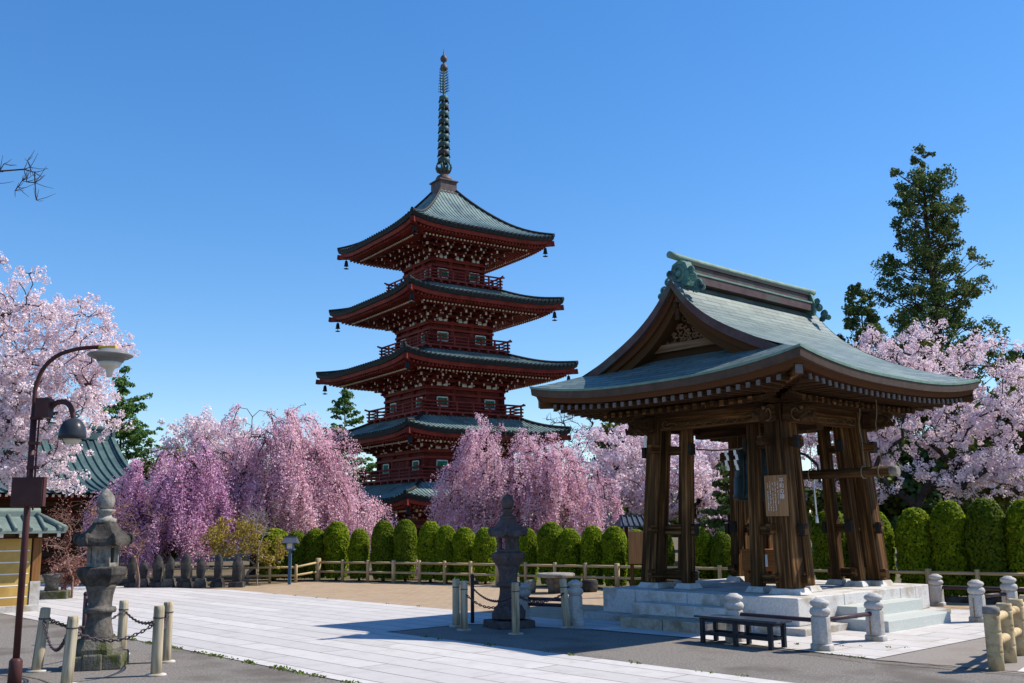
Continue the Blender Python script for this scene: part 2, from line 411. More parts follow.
    def build(s, name, mats, parent=None, bevel=0.0, loc=None, rz=None):
        me = bpy.data.meshes.new(name)
        me.from_pydata(s.v, [], s.f)
        mats = mats if isinstance(mats, (list, tuple)) else [mats]
        for x in mats:
            me.materials.append(x)
        me.polygons.foreach_set("material_index", s.m)
        me.polygons.foreach_set("use_smooth", s.sm)
        uvl = me.uv_layers.new(name="UVMap")
        flat = []
        for f, uv in zip(s.f, s.uv):
            if uv is None:
                flat += [0.0, 0.0] * len(f)
            else:
                for a in uv:
                    flat += [a[0], a[1]]
        uvl.data.foreach_set("uv", flat)
        me.update()
        o = bpy.data.objects.new(name, me)
        COL.objects.link(o)
        if parent is not None:
            o.parent = parent
        if loc is not None:
            o.location = loc
        if rz is not None:
            o.rotation_euler = (0, 0, rz)
        if bevel:
            b = o.modifiers.new("bevel", 'BEVEL')
            b.width = bevel; b.segments = 2; b.limit_method = 'ANGLE'; b.angle_limit = math.radians(40)
        return o

def quads_object(name, V, material, parent=None):
    """V: (n, 4, 3) array of free quads"""
    n = len(V)
    me = bpy.data.meshes.new(name)
    me.vertices.add(n * 4)
    me.vertices.foreach_set("co", V.reshape(-1).astype(np.float32))
    me.loops.add(n * 4)
    me.loops.foreach_set("vertex_index", np.arange(n * 4, dtype=np.int32))
    me.polygons.add(n)
    me.polygons.foreach_set("loop_start", np.arange(0, n * 4, 4, dtype=np.int32))
    me.update(calc_edges=True)
    me.materials.append(material)
    o = bpy.data.objects.new(name, me)
    COL.objects.link(o)
    if parent is not None:
        o.parent = parent
    return o

def tag(o, label, cat, group=None, kind=None):
    o['label'] = label
    o['category'] = cat
    if group:
        o['group'] = group
    if kind:
        o['kind'] = kind
    return o

def thing(name, label, cat, loc=(0, 0, 0), rz=0.0, group=None):
    o = bpy.data.objects.new(name, None)
    COL.objects.link(o)
    o.empty_display_size = 0.3
    o.location = loc
    o.rotation_euler = (0, 0, rz)
    return tag(o, label, cat, group)

def dup(o, loc, rz, label, scale=None):
    def cp(a, par):
        c = a.copy(); COL.objects.link(c); c.parent = par
        for ch in a.children:
            cp(ch, c)
        return c
    c = cp(o, None)
    c.location = loc; c.rotation_euler = (0, 0, rz)
    if scale:
        c.scale = scale
    c['label'] = label
    return c

def structure(o):
    o['kind'] = 'structure'
    return o

def ground_pt(x, y):
    return Vector((x, y, 0))

# ------------------------------------------------------------------ the ground and its pavings (flat sheets, each 4 mm above the one below)
TH = math.radians(47.82)                       # the bell tower and the paved way share this direction
BELL = Vector((4.435, 18.085, 0.0))
CU, SU = math.cos(TH), math.sin(TH)
def uv2w(u, v, z=0.0):
    return Vector((BELL.x + u * CU + v * SU, BELL.y - u * SU + v * CU, z))

def sheet(name, pts, z, m, local=True):
    b = MB()
    b.poly([(x, y, 0) for x, y in pts], 0)
    o = b.build(name, m)
    if local:
        o.location = (BELL.x, BELL.y, z); o.rotation_euler = (0, 0, -TH)
    else:
        o.location = (0, 0, z)
    return structure(o)

sheet('ground', [(-900, -300), (900, -300), (900, 1500), (-900, 1500)], 0.0, M['soil'], False)
sheet('asphalt', [(-14, -40), (60, -40), (60, 2.5), (3.9, 3.2), (-1, -2.5), (-14, -2.5)], 0.004, M['asphalt'])
sheet('brick_plaza', [(-16.2, -2.78), (3.97, -2.78), (3.97, 5.4), (1.9, 5.15), (-7, 3.55), (-13.3, 2.15), (-16.6, 1.0)], 0.008, M['brick'])
sheet('concrete_apron', [(4.0, -3.85), (16, -3.6), (16, 8), (4.0, 5.5)], 0.008, M['concrete'])
sheet('paved_way', [(-3.05, -9.22), (-3.05, -2.78), (-15.0, -2.72), (-19.3, -4.0), (-27, -6.2), (-30, -9.22)], 0.012, M['slab'])
sheet('paved_way', [(-3.05, -9.22), (30, -9.22), (30, -6.02), (-3.05, -6.02)], 0.012, M['slab'])
sheet('paved_way', [(-3.05, -4.4), (-2.6, -4.1), (-0.86, -3.62), (-0.86, -2.78), (-3.05, -2.78)], 0.012, M['slab'])
sheet('stone_plaza', [(-0.86, -3.62), (1.2, -3.5), (4.08, -3.82), (4.12, 3.2), (-2.35, 3.2), (-2.35, -2.78), (-0.86, -2.78)], 0.016, M['slab2'])
# crack lines in the concrete and asphalt beside the plaza
b = MB()
for pts in ([(4.0, -3.86), (5.2, -3.75), (6.9, -3.62)], [(3.1, -3.95), (4.1, -4.12), (5.6, -3.95), (7.5, -3.9)], [(-2.6, -11.6), (4, -11.3), (9, -11.5)]):
    q = []
    for (x0, y0), (x1, y1) in zip(pts, pts[1:]):
        for k in range(10):
            t = k / 10
            q.append((x0 + (x1 - x0) * t + random.uniform(-.03, .03), y0 + (y1 - y0) * t + random.uniform(-.03, .03)))
    w = [random.uniform(.008, .022) for _ in q]
    b.strip([(x, y - a, 0) for (x, y), a in zip(q, w)], [(x, y + a, 0) for (x, y), a in zip(q, w)])
o = b.build('asphalt_crack', M['joint']); o.location = (BELL.x, BELL.y, 0.0125); o.rotation_euler = (0, 0, -TH); structure(o)

# ------------------------------------------------------------------ the stone platform of the bell tower
plat = thing('stone_platform', 'pale granite platform with steps under the bell tower', 'stone platform', BELL, -TH)
PA, PB, PZ0, PZ1 = 1.978, 2.096, 0.118, 0.526
b = MB()
for (x0, x1, y0, y1) in ((-PA - .25, PA + .25, -PB - .25, PB + .25),):
    n = 5
    for k in range(n):
        xa = x0 + (x1 - x0) * k / n; xb = x0 + (x1 - x0) * (k + 1) / n
        b.box(((xa + xb) / 2, 0, 0.0), (xb - xa - .006, y1 - y0, PZ0))
b.build('plinth', M['granite_dk'], plat, 0.008)
b = MB(); b.box((0, 0, 0.02), (PA * 2 - .03, PB * 2 - .03, PZ1 - .035)); b.build('joint_core', M['joint'], plat)
b = MB()
def blocks(axis, fixed, cuts, depth, z0, z1):
    for a, c in zip(cuts, cuts[1:]):
        m = (a + c) / 2; L = c - a - .008
        if axis == 'u':
            b.box((m, fixed, z0), (L, depth, z1 - z0), 0)
        else:
            b.box((fixed, m, z0), (depth, L, z1 - z0), 0)
D = 0.5
blocks('u', -PB + D / 2, [-PA, -1.22, -.1, .93, PA], D, PZ0 + .002, PZ1)
blocks('u', PB - D / 2, [-PA, -.7, .6, PA], D, PZ0 + .002, PZ1)
blocks('v', PA - D / 2, [-PB + D, -.78, 1.05, PB - D], D, PZ0 + .002, PZ1)
blocks('v', -PA + D / 2, [-PB + D, -.3, PB - D], D, PZ0 + .002, PZ1)
b.build('edge_block', M['granite'], plat, 0.014)
b = MB()
for i in range(3):
    for j in range(3):
        w, h = (PA - D) * 2 / 3, (PB - D) * 2 / 3
        b.box((-(PA - D) + w * (i + .5), -(PB - D) + h * (j + .5), 0.2), (w - .008, h - .008, PZ1 - .205))
b.build('floor_slab', M['granite_dk'], plat, 0.006)
b = MB()
b.box((-.5, -2.29, 0.0), (.92, .38, .352)); b.box((.46, -2.29, 0.0), (.98, .38, .35))
b.build('upper_step', M['granite'], plat, 0.010)
b = MB()
b.box((-.28, -2.62, 0.0), (.86, .89, .176)); b.box((.6, -2.62, 0.0), (.86, .89, .175))
b.build('lower_step', M['granite_tan'], plat, 0.010)
b = MB(); b.box((2.14, 0.08, 0.0), (.33, 2.15, .35)); b.build('upper_step', M['granite_blue'], plat, 0.008)
b = MB(); b.box((2.42, -0.08, 0.0), (.87, 2.05, .178)); b.build('lower_step', M['granite_blue'], plat, 0.008)

# ------------------------------------------------------------------ curved eaves shared by every roof
class Eave:
    """rectangular eave with upturned corners; z at the top edge"""
    def __init__(s, hu, hv, ze, lift, pw, L):
        s.hu, s.hv, s.ze, s.lift, s.pw, s.L = hu, hv, ze, lift, pw, L
    def z(s, t, inset=0.0):
        return s.ze + s.lift * (abs(t) ** s.pw) * max(0.0, 1 - inset / s.L) ** 2
    def pt(s, side, t, inset=0.0, dz=0.0, half=None):
        """side 0:-v 1:+u 2:+v 3:-u ; t in -1..1 counter-clockwise"""
        a, c = s.hu - inset, s.hv - inset
        z = s.z(t, inset) + dz
        return ((t * a, -c, z), (a, t * c, z), (-t * a, c, z), (-a, -t * c, z))[side]
    def loop(s, inset=0.0, dz=0.0, n=28):
        out = []
        for side in range(4):
            for k in range(n):
                out.append(s.pt(side, -1 + 2 * k / n, inset, dz))
        return out

def interp(x, xs, ys):
    return float(np.interp(x, xs, ys))

def smooth_prof(xs, ys):
    """monotone-ish smooth curve through points, as a function"""
    c = np.polyfit(xs, ys, 4)
    return lambda d: float(np.polyval(c, d))

# ------------------------------------------------------------------ the bell tower
tower = thing('bell_tower', 'wooden bell tower with green copper hip and gable roof', 'bell tower', BELL, -TH)
HU, HV = 2.83, 2.975
EV = Eave(HU, HV, 3.93, 0.225, 2.6, 1.5)
F = smooth_prof([0, .35, .7, 1.08, 1.47, 1.80, 2.15, 2.49, 2.83], [0, .165, .345, .55, .715, .89, 1.125, 1.425, 1.84])
VR, VG = 2.30, 1.85                            # verge and gable wall
def roof_z(d, t):
    return F(d) + EV.z(t, d)

# roof skins
b = MB()
for side in (1, 3):
    sg = 1 if side == 1 else -1
    ds = [0, .1, .2, .35, .5, HV - VR - .001]
    rows, uvs = [], []
    ts = [math.copysign(1 - (1 - abs(a)) ** 1.35, a) for a in np.linspace(-1, 1, 45)]
    acc = 0; prev = None
    for d in ds + [.85, 1.05, 1.3, 1.55, 1.8, 2.05, 2.3, 2.5, 2.65, HU]:
        vext = HV - d if d < HV - VR else VR
        row, uv = [], []
        zc = F(d)
        if prev is not None:
            acc += math.hypot(d - prev[0], zc - prev[1])
        prev = (d, zc)
        for t in ts:
            v = t * vext
            tt = v / max(HV - d, .01)
            z = EV.ze + F(d) + (EV.lift * min(1, abs(tt)) ** EV.pw * max(0, 1 - d / EV.L) ** 2)
            row.append((sg * (HU - d), sg * v, z)); uv.append((v + 20, acc))
        rows.append(row); uvs.append(uv)
    b.grid(rows, uvs, 0, True)
for side in (0, 2):
    sg = -1 if side == 0 else 1
    rows, uvs = [], []; acc = 0; prev = None
    ts = [math.copysign(1 - (1 - abs(a)) ** 1.35, a) for a in np.linspace(-1, 1, 45)]
    for d in [0, .1, .2, .35, .5, .7, .9, HV - VG]:
        row, uv = [], []
        zc = F(d)
        if prev is not None:
            acc += math.hypot(d - prev[0], zc - prev[1])
        prev = (d, zc)
        for t in ts:
            u = t * (HU - d)
            row.append((u, sg * (HV - d), roof_z(d, t))); uv.append((u + 50, acc))
        rows.append(row); uvs.append(uv)
    b.grid(rows, uvs, 0, True, flip=(sg > 0))
b.build('copper_roof', M['copper'], tower)

# green drip edge, brown eave edge, reddish board, soffit
b = MB(); b.strip(EV.loop(-.012, .012), EV.loop(-.012, -.028), closed=True, smooth=False); b.strip(EV.loop(0.03, .020), EV.loop(-.012, .012), closed=True)
b.build('drip_edge', M['verdigris_lt'], tower)
b = MB(); b.strip(EV.loop(0.0, -.028), EV.loop(.012, -.15), closed=True); b.strip(EV.loop(.012, -.15), EV.loop(.07, -.15), closed=True)
b.build('eave_edge', M['copper_edge'], tower)
b = MB(); b.strip(EV.loop(.07, -.15), EV.loop(.10, -.235), closed=True); b.strip(EV.loop(.10, -.235), EV.loop(.26, -.215), closed=True)
b.build('eave_board', M['eave_board'], tower)
b = MB()
def flat_loop(hu, hv, z, n=28):
    return Eave(hu, hv, z, 0, 1, 1).loop(0, 0, n)
b.strip(EV.loop(.2, -.2), EV.loop(.85, -.16), closed=True); b.strip(EV.loop(.85, -.16), flat_loop(1.42, 1.42, 4.02), closed=True)
b.poly([(-1.45, -1.45, 3.98), (-1.45, 1.45, 3.98), (1.45, 1.45, 3.98), (1.45, -1.45, 3.98)])
b.build('soffit', M['timber_dk'], tower)
for side in range(4):
    b = MB()
    H = HU if side in (0, 2) else HV
    n = int(2 * H / .185)
    for k in range(n + 1):
        x = -H + .12 + (2 * H - .24) * k / n
        t = x / H
        lim = max(0.0, (HU + HV) / 2 - abs(x) - .15)
        def P(inset, dz):
            c = (HV if side in (0, 2) else HU) - inset
            z = EV.z(t, inset) + dz
            return ((x, -c, z), (c, x, z), (-x, c, z), (-c, -x, z))[side]
        i1 = min(1.0, lim)
        if i1 > .25:
            b.beam(P(.16, -.29), P(i1, -.25), .062, .075, 0)
            b.beam(P(.145, -.29), P(.165, -.2895), .066, .08, 1)
        i2 = min(1.75, lim)
        if i2 > .95:
            b.beam(P(.72, -.385), P(i2, -.27), .07, .085, 0)
            b.beam(P(.705, -.386), P(.725, -.385), .074, .09, 2)
    b.build('rafters', [M['timber_dk'], M['rafter_end'], M['timber']], tower)
# hip rafters with capped ends
for sx, sy in ((1, 1), (1, -1), (-1, 1), (-1, -1)):
    b = MB()
    b.beam((sx * (HU - .12), sy * (HV - .12), 3.83), (sx * 1.2, sy * 1.2, 3.86), .13, .16, 0)
    b.beam((sx * (HU - .10), sy * (HV - .10), 3.828), (sx * (HU - .2), sy * (HV - .2), 3.83), .105, .125, 1)
    b.build('hip_rafter', [M['timber'], M['rafter_end']], tower)

# gables: verge skin, copper verge edge, bargeboards, lattice wall, pendant
for sg in (-1, 1):
    g = MB()
    us = np.linspace(-1, 1, 41) * (HU - (HV - VR))
    def vz(u):
        d = HU - abs(u)
        return EV.ze + F(d)
    top = [(u, sg * VR, vz(u) + .012) for u in us]
    bot = [(u * .995, sg * VR, vz(u) - .15) for u in us]
    inb = [(u * .995, sg * (VR - .09), vz(u) - .15) for u in us]
    g.strip(top, bot, 0); g.strip(bot, inb, 0)
    edge = g.build('verge_edge', M['copper_brown'], tower)
    g = MB()
    lo = [(u * .97, sg * (VR - .09), vz(u) - .15 - .13 * (1 - .25 * abs(u) / 2.1)) for u in us]
    lo2 = [(a[0], sg * (VR - .15), a[2]) for a in lo]
    t2 = [(a[0] * .97 / .995, a[1], a[2] + .01) for a in inb]
    g.strip(t2, lo, 0); g.strip(lo, lo2, 0)
    lo3 = [(u * .9, sg * (VR - .15), vz(u * .93) - .30 - .16 * (1 - .4 * abs(u) / 2.1)) for u in us]
    lo4 = [(a[0], sg * VG, a[2]) for a in lo3]
    g.strip([(a[0], a[1], a[2] + .02) for a in lo2], lo3, 1); g.strip(lo3, lo4, 1)
    g.build('bargeboard', [M['eave_board'], M['timber']], tower)
    g = MB()
    pts = [(u, sg * VG, vz(u) - .12) for u in np.linspace(-1.75, 1.75, 31)]
    base = [(p[0], p[1], 4.42) for p in pts]
    g.strip(pts, base, 0)
    for k in range(120):                                   # carved relief of the gable field
        u = random.uniform(-.85, .85); zmax = vz(u) - .45
        if zmax > 4.72:
            z = random.uniform(4.68, zmax)
            r = random.uniform(.03, .065)
            pp = [(u + r * a * .22 * math.cos(a), sg * (VG + .04), z + r * a * .22 * math.sin(a)) for a in np.linspace(0, 5.5, 12)]
            g.tube(pp, .016, 5, 1)
    g.build('gable_wall', [M['timber_dk'], M['timber_lt']], tower)
    g = MB()
    g.beam((-1.15, sg * (VG + .07), 4.66), (1.15, sg * (VG + .07), 4.66), .10, .13, 0)
    g.build('gable_beam', M['timber_lt'], tower)
    g = MB()
    y = sg * (VR - .17)
    g.box((0, y, 5.30), (.15, .05, .2), 1)
    g.ball((0, y + sg * .04, 5.33), .062, 0, 8)
    for s2 in (-1, 1):
        for k in range(3):
            cc = (s2 * (.09 + .10 * k), y, 5.27 - .075 * k)
            pp = [(cc[0] + s2 * .012 * a * math.cos(a), y, cc[2] + .012 * a * math.sin(a)) for a in np.linspace(0.5, 6.5, 14)]
            g.tube(pp, .02, 6, 0)
    g.box((0, y, 5.08), (.1, .05, .2), 0)
    g.build('gable_pendant', [M['timber_dk'], M['timber_lt']], tower)

# ridge with end ornaments
b = MB()
zr = EV.ze + F(HU)
b.beam((0, -1.93, zr + .05), (0, 1.93, zr + .05), .38, .16, 1)
b.beam((0, -1.95, zr + .135), (0, 1.95, zr + .135), .41, .03, 0)
b.beam((0, -1.92, zr + .22), (0, 1.92, zr + .22), .26, .14, 1)
b.beam((0, -1.94, zr + .305), (0, 1.94, zr + .305), .32, .03, 2)
b.beam((0, -1.94, zr + .345), (0, 1.94, zr + .345), .22, .05, 2)
pp = [(0, y, zr + .41 + .05 * abs(y / 2.7) ** 4) for y in np.linspace(-VR + .0, VR - .0, 23)]
b.tube(pp, .062, 10, 0)
b.build('roof_ridge', [M['verdigris_lt'], M['copper_brown'], M['pag_edge']], tower)
for sg in (-1, 1):
    b = MB()
    y = sg * 2.0
    prof = [(-.19, -.10), (.19, -.10), (.235, .12), (.16, .33), (0, .40), (-.16, .33), (-.235, .12)]
    A = [(x, y - sg * .09, zr + z) for x, z in prof]; B2 = [(x * .9, y + sg * .05, zr + z * .95) for x, z in prof]
    b.strip(A, B2, closed=True); b.poly(B2); b.poly(A)
    b.tube([(.10 * math.cos(a), y + sg * .05, zr + .14 + .13 * math.sin(a)) for a in np.linspace(0, 2 * math.pi, 19)], .035, 6)
    b.ball((0, y + sg * .03, zr + .14), .075, 0, 8)
    for s2 in (-1, 1):
        for k, (cx, cz, R) in enumerate(((.27, .03, .085), (.38, -.10, .075), (.24, .17, .06), (.33, -.20, .06), (.46, -.19, .05))):
            c0 = (s2 * cx, y, zr + cz)
            sp = [(c0[0] + s2 * R * (a / 9) * math.cos(a), y + sg * .02 * (a / 9), c0[2] + R * (a / 9) * math.sin(a)) for a in np.linspace(1.0, 10, 26)]
            b.tube(sp, [.016 + .02 * (1 - i / 25) for i in range(26)], 6)
            b.ball((c0[0], y, c0[2]), R * .4, 0, 7)
    b.build('ridge_ornament', M['verdigris'], tower)

# columns: four main ones, each with two propping posts, all on cut base stones
CB_, CZ0, CZ1 = 1.34, PZ1 + .085, 3.62
def base_stone(u, v, w, wt):
    s = MB()
    s.box((u, v, PZ1 - .002), (w, w, .092), 0, 0, wt)
    s.build('base_stone', M['granite'], tower, 0.008)
def column(u, v, u1, v1, w, name):
    s = MB()
    s.beam((u, v, CZ0), (u1, v1, CZ1), w, w, 0, up=(0, 1, 0), w2=w * .95, h2=w * .95)
    for k in range(3):                                      # long drying checks
        a = random.uniform(-.35, .35) * w
    s.build(name, M['timber'], tower, 0.025)
for su in (-1, 1):
    for sv in (-1, 1):
        column(su * (CB_ + .06), sv * (CB_ + .03), su * (CB_ - .11), sv * (CB_ - .12), .34, 'main_column')
        base_stone(su * (CB_ + .03), sv * CB_, .50, .80)
        column(su * .72, sv * 1.25, su * .70, sv * 1.10, .19, 'propping_post')
        base_stone(su * .74, sv * 1.23, .37, .74)
        pv = -.66 if sv < 0 else .98
        column(su * 1.27, pv, su * 1.10, pv * .96, .19, 'propping_post')
        base_stone(su * 1.26, pv, .37, .74)
        for z in (.74, 1.52, 2.93):                         # tie pieces that pin the posts to the column
            k = (z - CZ0) / (CZ1 - CZ0)
            s = MB(); s.beam((su * (.55), sv * (1.23 - .11 * k), z), (su * 1.66, sv * (1.25 - .1 * k), z), .085, .15, 0)
            s.build('tie_piece', M['timber'], tower, 0.008)
            s = MB(); s.beam((su * (1.27 - .15 * k), pv - sv * .16, z + .03), (su * (1.27 - .15 * k), sv * 1.64, z + .03), .085, .15, 0)
            s.build('tie_piece', M['timber'], tower, 0.008)
        for z in (1.52, 2.93):
            for c, sz in (((su * .58, sv * 1.17, z - .09), (.07, .13, .2)), ((su * (1.27 - .15 * (z - CZ0) / (CZ1 - CZ0)), pv - sv * .13, z - .06), (.13, .07, .2)), ((su * 1.60, sv * 1.22, z - .1), (.09, .14, .2))):
                s = MB(); s.box(c, sz, 0); s.build('wedge', M['black_iron'], tower, 0.006)

# head beams with carved noses, frog-leg struts, brackets, purlins
for side in range(4):
    rz = side * math.pi / 2
    cs, sn = math.cos(rz), math.sin(rz)
    def R(x, y, z):
        return (x * cs - y * sn, x * sn + y * cs, z)
    b = MB()
    b.beam(R(-1.25, -1.29, 3.43), R(1.25, -1.29, 3.43), .19, .28, 0)
    for s2 in (-1, 1):                                     # engraved scrolls
        for y in (-1.39,):
            sp = [R(s2 * (.95 - .08 * a * math.cos(a) * .35), y, 3.42 + .032 * a * math.sin(a) * .6) for a in np.linspace(.6, 5.5, 18)]
            b.tube(sp, .011, 4, 1)
            sp = [R(s2 * (.70 + .25 * k), y, 3.37 + .05 * math.sin(k * 3)) for k in np.linspace(0, 1, 8)]
            b.tube(sp, .009, 4, 1)
    for k in range(5):                                     # shallow wave carving along the beam
        sp = [R(-.5 + .25 * k + .1 * q, -1.388, 3.36 + .035 * math.sin(q * 3.1 + k)) for q in np.linspace(0, 2, 9)]
        b.tube(sp, .008, 4, 1)
    b.build('head_beam', [M['timber'], M['carving']], tower)
    for s2 in (-1, 1):                                     # carved animal-head noses beyond the columns
        b = MB()
        prof = [(0.0, .13, .16), (.14, .15, .15), (.27, .12, .13), (.38, .10, .10), (.47, .06, .08)]
        for (x0, h0, w0), (x1, h1, w1) in zip(prof, prof[1:]):
            b.beam(R(s2 * (1.45 + x0), -1.29, 3.40 - x0 * .1), R(s2 * (1.45 + x1), -1.29, 3.40 - x1 * .1 + .05 * (x1 > .3)), w0, h0 * 2, 0, w2=w1, h2=h1 * 2)
        sp = [R(s2 * (1.72 + .03 * a * math.cos(a)), -1.385, 3.40 + .03 * a * math.sin(a)) for a in np.linspace(.4, 5, 14)]
        b.tube(sp, .014, 5, 1)
        b.ball(R(s2 * 1.80, -1.37, 3.46), .035, 1, 6)
        b.tube([R(s2 * 1.88, -1.30, 3.34), R(s2 * 1.97, -1.30, 3.31), R(s2 * 2.0, -1.30, 3.40)], [.05, .04, .02], 6, 0)
        b.build('beam_nose', [M['timber_dk'], M['carving']], tower)
    b = MB()
    b.beam(R(-1.75, -1.30, 3.60), R(1.75, -1.30, 3.60), .30, .07, 0)              # plate
    for x in (-1.3, -.62, 0, .62, 1.3):
        big = abs(x) in (1.3, 0)
        b.box(R(x, -1.30, 3.632), (.22, .22, .10), 0, rz, 1.25)
        b.beam(R(x - .30, -1.30, 3.765), R(x + .30, -1.30, 3.765), .09, .10, 0)
        b.beam(R(x, -1.05, 3.765), R(x, -1.72, 3.765), .09, .10, 0)
        for dx in (-.25, 0, .25):
            b.box(R(x + dx, -1.30, 3.80), (.12, .12, .09), 0, rz, 1.2)
        b.box(R(x, -1.62, 3.80), (.12, .12, .09), 0, rz, 1.2)
        b.box(R(x, -1.735, 3.735), (.075, .012, .06), 1, rz)
    for x in (-.31, .31):                                   # frog-leg struts
        for s2 in (-1, 1):
            b.tube([R(x, -1.36, 3.74), R(x + s2 * .10, -1.36, 3.70), R(x + s2 * .2, -1.36, 3.64)], [.03, .03, .018], 6, 1)
    b.build('bracket_row', [M['timber_dk'], M['carving']], tower)
    b = MB()
    b.beam(R(-2.1, -1.62, 3.855), R(2.1, -1.62, 3.855), .13, .13, 0)
    b.build('eave_purlin', M['timber'], tower)
b = MB()
b.beam((-1.3, 0, 3.34), (1.3, 0, 3.34), .22, .26, 0)
b.beam((0, -1.3, 3.66), (0, 1.3, 3.66), .2, .24, 0)
b.build('bell_beam', M['timber_dk'], tower)
b = MB()
b.box((1.34, -1.525, 1.74), (.40, .035, .65), 0)
o = b.build('column_sign', M['sign_wood'], tower, 0.004)
def text(body, size, loc, rot, parent, material, spacing=1.0, name='lettering', line=None, extrude=0.0015):
    c = bpy.data.curves.new(name, 'FONT')
    c.body = body; c.size = size; c.align_x = 'CENTER'; c.align_y = 'CENTER'
    c.extrude = extrude
    if line:
        c.space_line = line
    c.materials.append(material)
    tmp = bpy.data.objects.new(name + '_curve', c)
    COL.objects.link(tmp)
    bpy.context.view_layer.update()
    me = bpy.data.meshes.new_from_object(tmp.evaluated_get(bpy.context.evaluated_depsgraph_get()))
    bpy.data.objects.remove(tmp)
    if not me.materials:
        me.materials.append(material)
    t = bpy.data.objects.new(name, me)
    COL.objects.link(t)
    t.location = loc; t.rotation_euler = rot
    t.parent = parent
    return t
text("平\n和\nの\n鐘", .088, (1.46, -1.5455, 2.17), (math.radians(90), 0, 0), o, M['ink_white'], line=.95)
b = MB()                                                    # the small painted columns of writing, too worn to read
for c in range(5):
    x = 1.385 - c * .047
    z = 2.30 - random.uniform(0, .03)
    end = 1.84 + (0.1 if c == 0 else random.uniform(-.02, .03))
    while z > end:
        h = random.uniform(.016, .026)
        if random.random() > .06:
            for q in range(3):
                dx, dz = random.uniform(-.006, .006), random.uniform(-.004, .004)
                if random.random() < .5:
                    b.box((x + dx, -1.544, z - h * random.random() + dz), (.018, .003, .004), 0)
                else:
                    b.box((x + dx, -1.544, z - h + dz), (.004, .003, h * .8), 0)
        z -= h + .006
b.build('worn_writing', M['ink_white'], o)
b = MB()
b.lathe([(.001, -.05), (.045, -.045), (.05, 0), (.045, .045), (.001, .05)], 14, (0, 0, 0), 0)
o = b.build('oval_plaque', M['paper'], tower); o.scale = (.75, .25, 2.2); o.location = (-1.36, -1.51, 3.12)

# bell, striking log, ropes, paper streamers
bell = thing('temple_bell', 'large dark bronze bell hanging inside the bell tower', 'bell', uv2w(0, 0, 2.03), -TH)
b = MB()
b.lathe([(.40, 0.03), (.455, 0.0), (.475, .03), (.475, .10), (.455, .13), (.445, .40), (.43, .42), (.425, .47), (.41, .70), (.37, .88), (.28, .98), (.12, 1.02), (.001, 1.03)], 36, cap=False)
b.lathe([(.40, .03), (.37, .5), (.3, .85), (.001, .95)], 24, cap=False)
for a in np.linspace(0, 2 * math.pi, 4, endpoint=False):
    pts = [(r * math.cos(a), r * math.sin(a), z) for r, z in ((.487, .05), (.46, .3), (.435, .55), (.40, .80))]
    b.tube(pts, .014, 5)
    for i in range(4):
        for j in range(4):
            aa = a + .35 + i * .27; z = .55 + j * .08; r = .432 - (z - .47) * .16
            b.ball((r * math.cos(aa), r * math.sin(aa), z), .02, 0, 5)
b.build('bell_body', M['bell'], bell)
b = MB()
b.tube([(-.11, 0, 1.0), (-.12, 0, 1.12), (0, 0, 1.22), (.12, 0, 1.12), (.11, 0, 1.0)], .04, 8)
b.build('crown_loop', M['bell'], bell)
log = thing('striking_log', 'horizontal wooden bell striking log hung on ropes, its worn end sticking out', 'striking log', uv2w(1.62, 0, 2.44), -TH)
b = MB(); b.tube([(-.98, 0, 0), (.9, 0, 0)], .08, 14, 0, smooth=True); b.build('log', M['timber'], log)
b = MB(); b.tube([(.9, 0, 0), (1.0, 0, 0), (1.03, 0, 0)], [.083, .083, .07], 14, 0); b.build('end_cap', M['worn_end'], log)
for x, top in ((.43, 1.36), (.73, 1.34), (-.55, 1.2)):
    b = MB()
    pts = [(x + .02 * math.sin(k), .02 * math.cos(k * 2), .09 + (top - .09) * k / 9) for k in range(10)]
    b.tube(pts, .008, 6)
    b.tube([(x, .1 * math.cos(a), .1 * math.sin(a)) for a in np.linspace(0, 6.28, 14)], .012, 5)
    b.build('rope', M['rope'], log)
b = MB()
b.tube([(-.52, 0, -.09), (-.515, 0.01, -.4), (-.5, 0, -.70)], .014, 6); b.tube([(-.5, 0, -.70), (-.5, 0, -.82)], [.022, .03], 7)
b.build('pull_cord', M['paper'], log)
sh = thing('paper_streamer_rope', 'thin straw rope with white zigzag paper streamers across the bell tower', 'streamer rope', uv2w(.08, -1.08, 2.92), -TH)
b = MB(); b.tube([(-.62, 0, .02), (-.2, 0, -.03), (.3, 0, -.03), (.62, 0, .03)], .014, 6); b.build('straw_rope', M['rope'], sh)
for x in (.02, .21):
    b = MB()
    for k in range(4):
        xx = x + (.012 if k % 2 else -.018)
        z = -.04 - .085 * k
        b.hexa([(xx - .03, -.002, z), (xx + .022, -.002, z), (xx + .022, .002, z), (xx - .03, .002, z),
                (xx - .018, -.002 + .003 * k, z - .095), (xx + .036, -.002 + .003 * k, z - .095), (xx + .036, .002 + .003 * k, z - .095), (xx - .018, .002 + .003 * k, z - .095)])
    b.build('paper_streamer', M['paper'], sh)
ob = thing('offering_box', 'orange brown wooden offering box on legs under the bell tower', 'offering box', uv2w(-.60, .92, PZ1), -TH)
b = MB()
b.box((0, 0, .22), (.72, .42, .36)); b.box((0, 0, .57), (.78, .48, .04))
b.build('box_body', M['box_wood'], ob, .006)
for x, y in ((-.31, -.16), (.31, -.16), (-.31, .16), (.31, .16)):
    b = MB(); b.box((x, y, 0), (.06, .06, .225)); b.build('leg', M['box_wood'], ob)
b = MB(); b.box((.16, -.215, .30), (.10, .008, .22)); b.build('notice', M['paper'], ob)

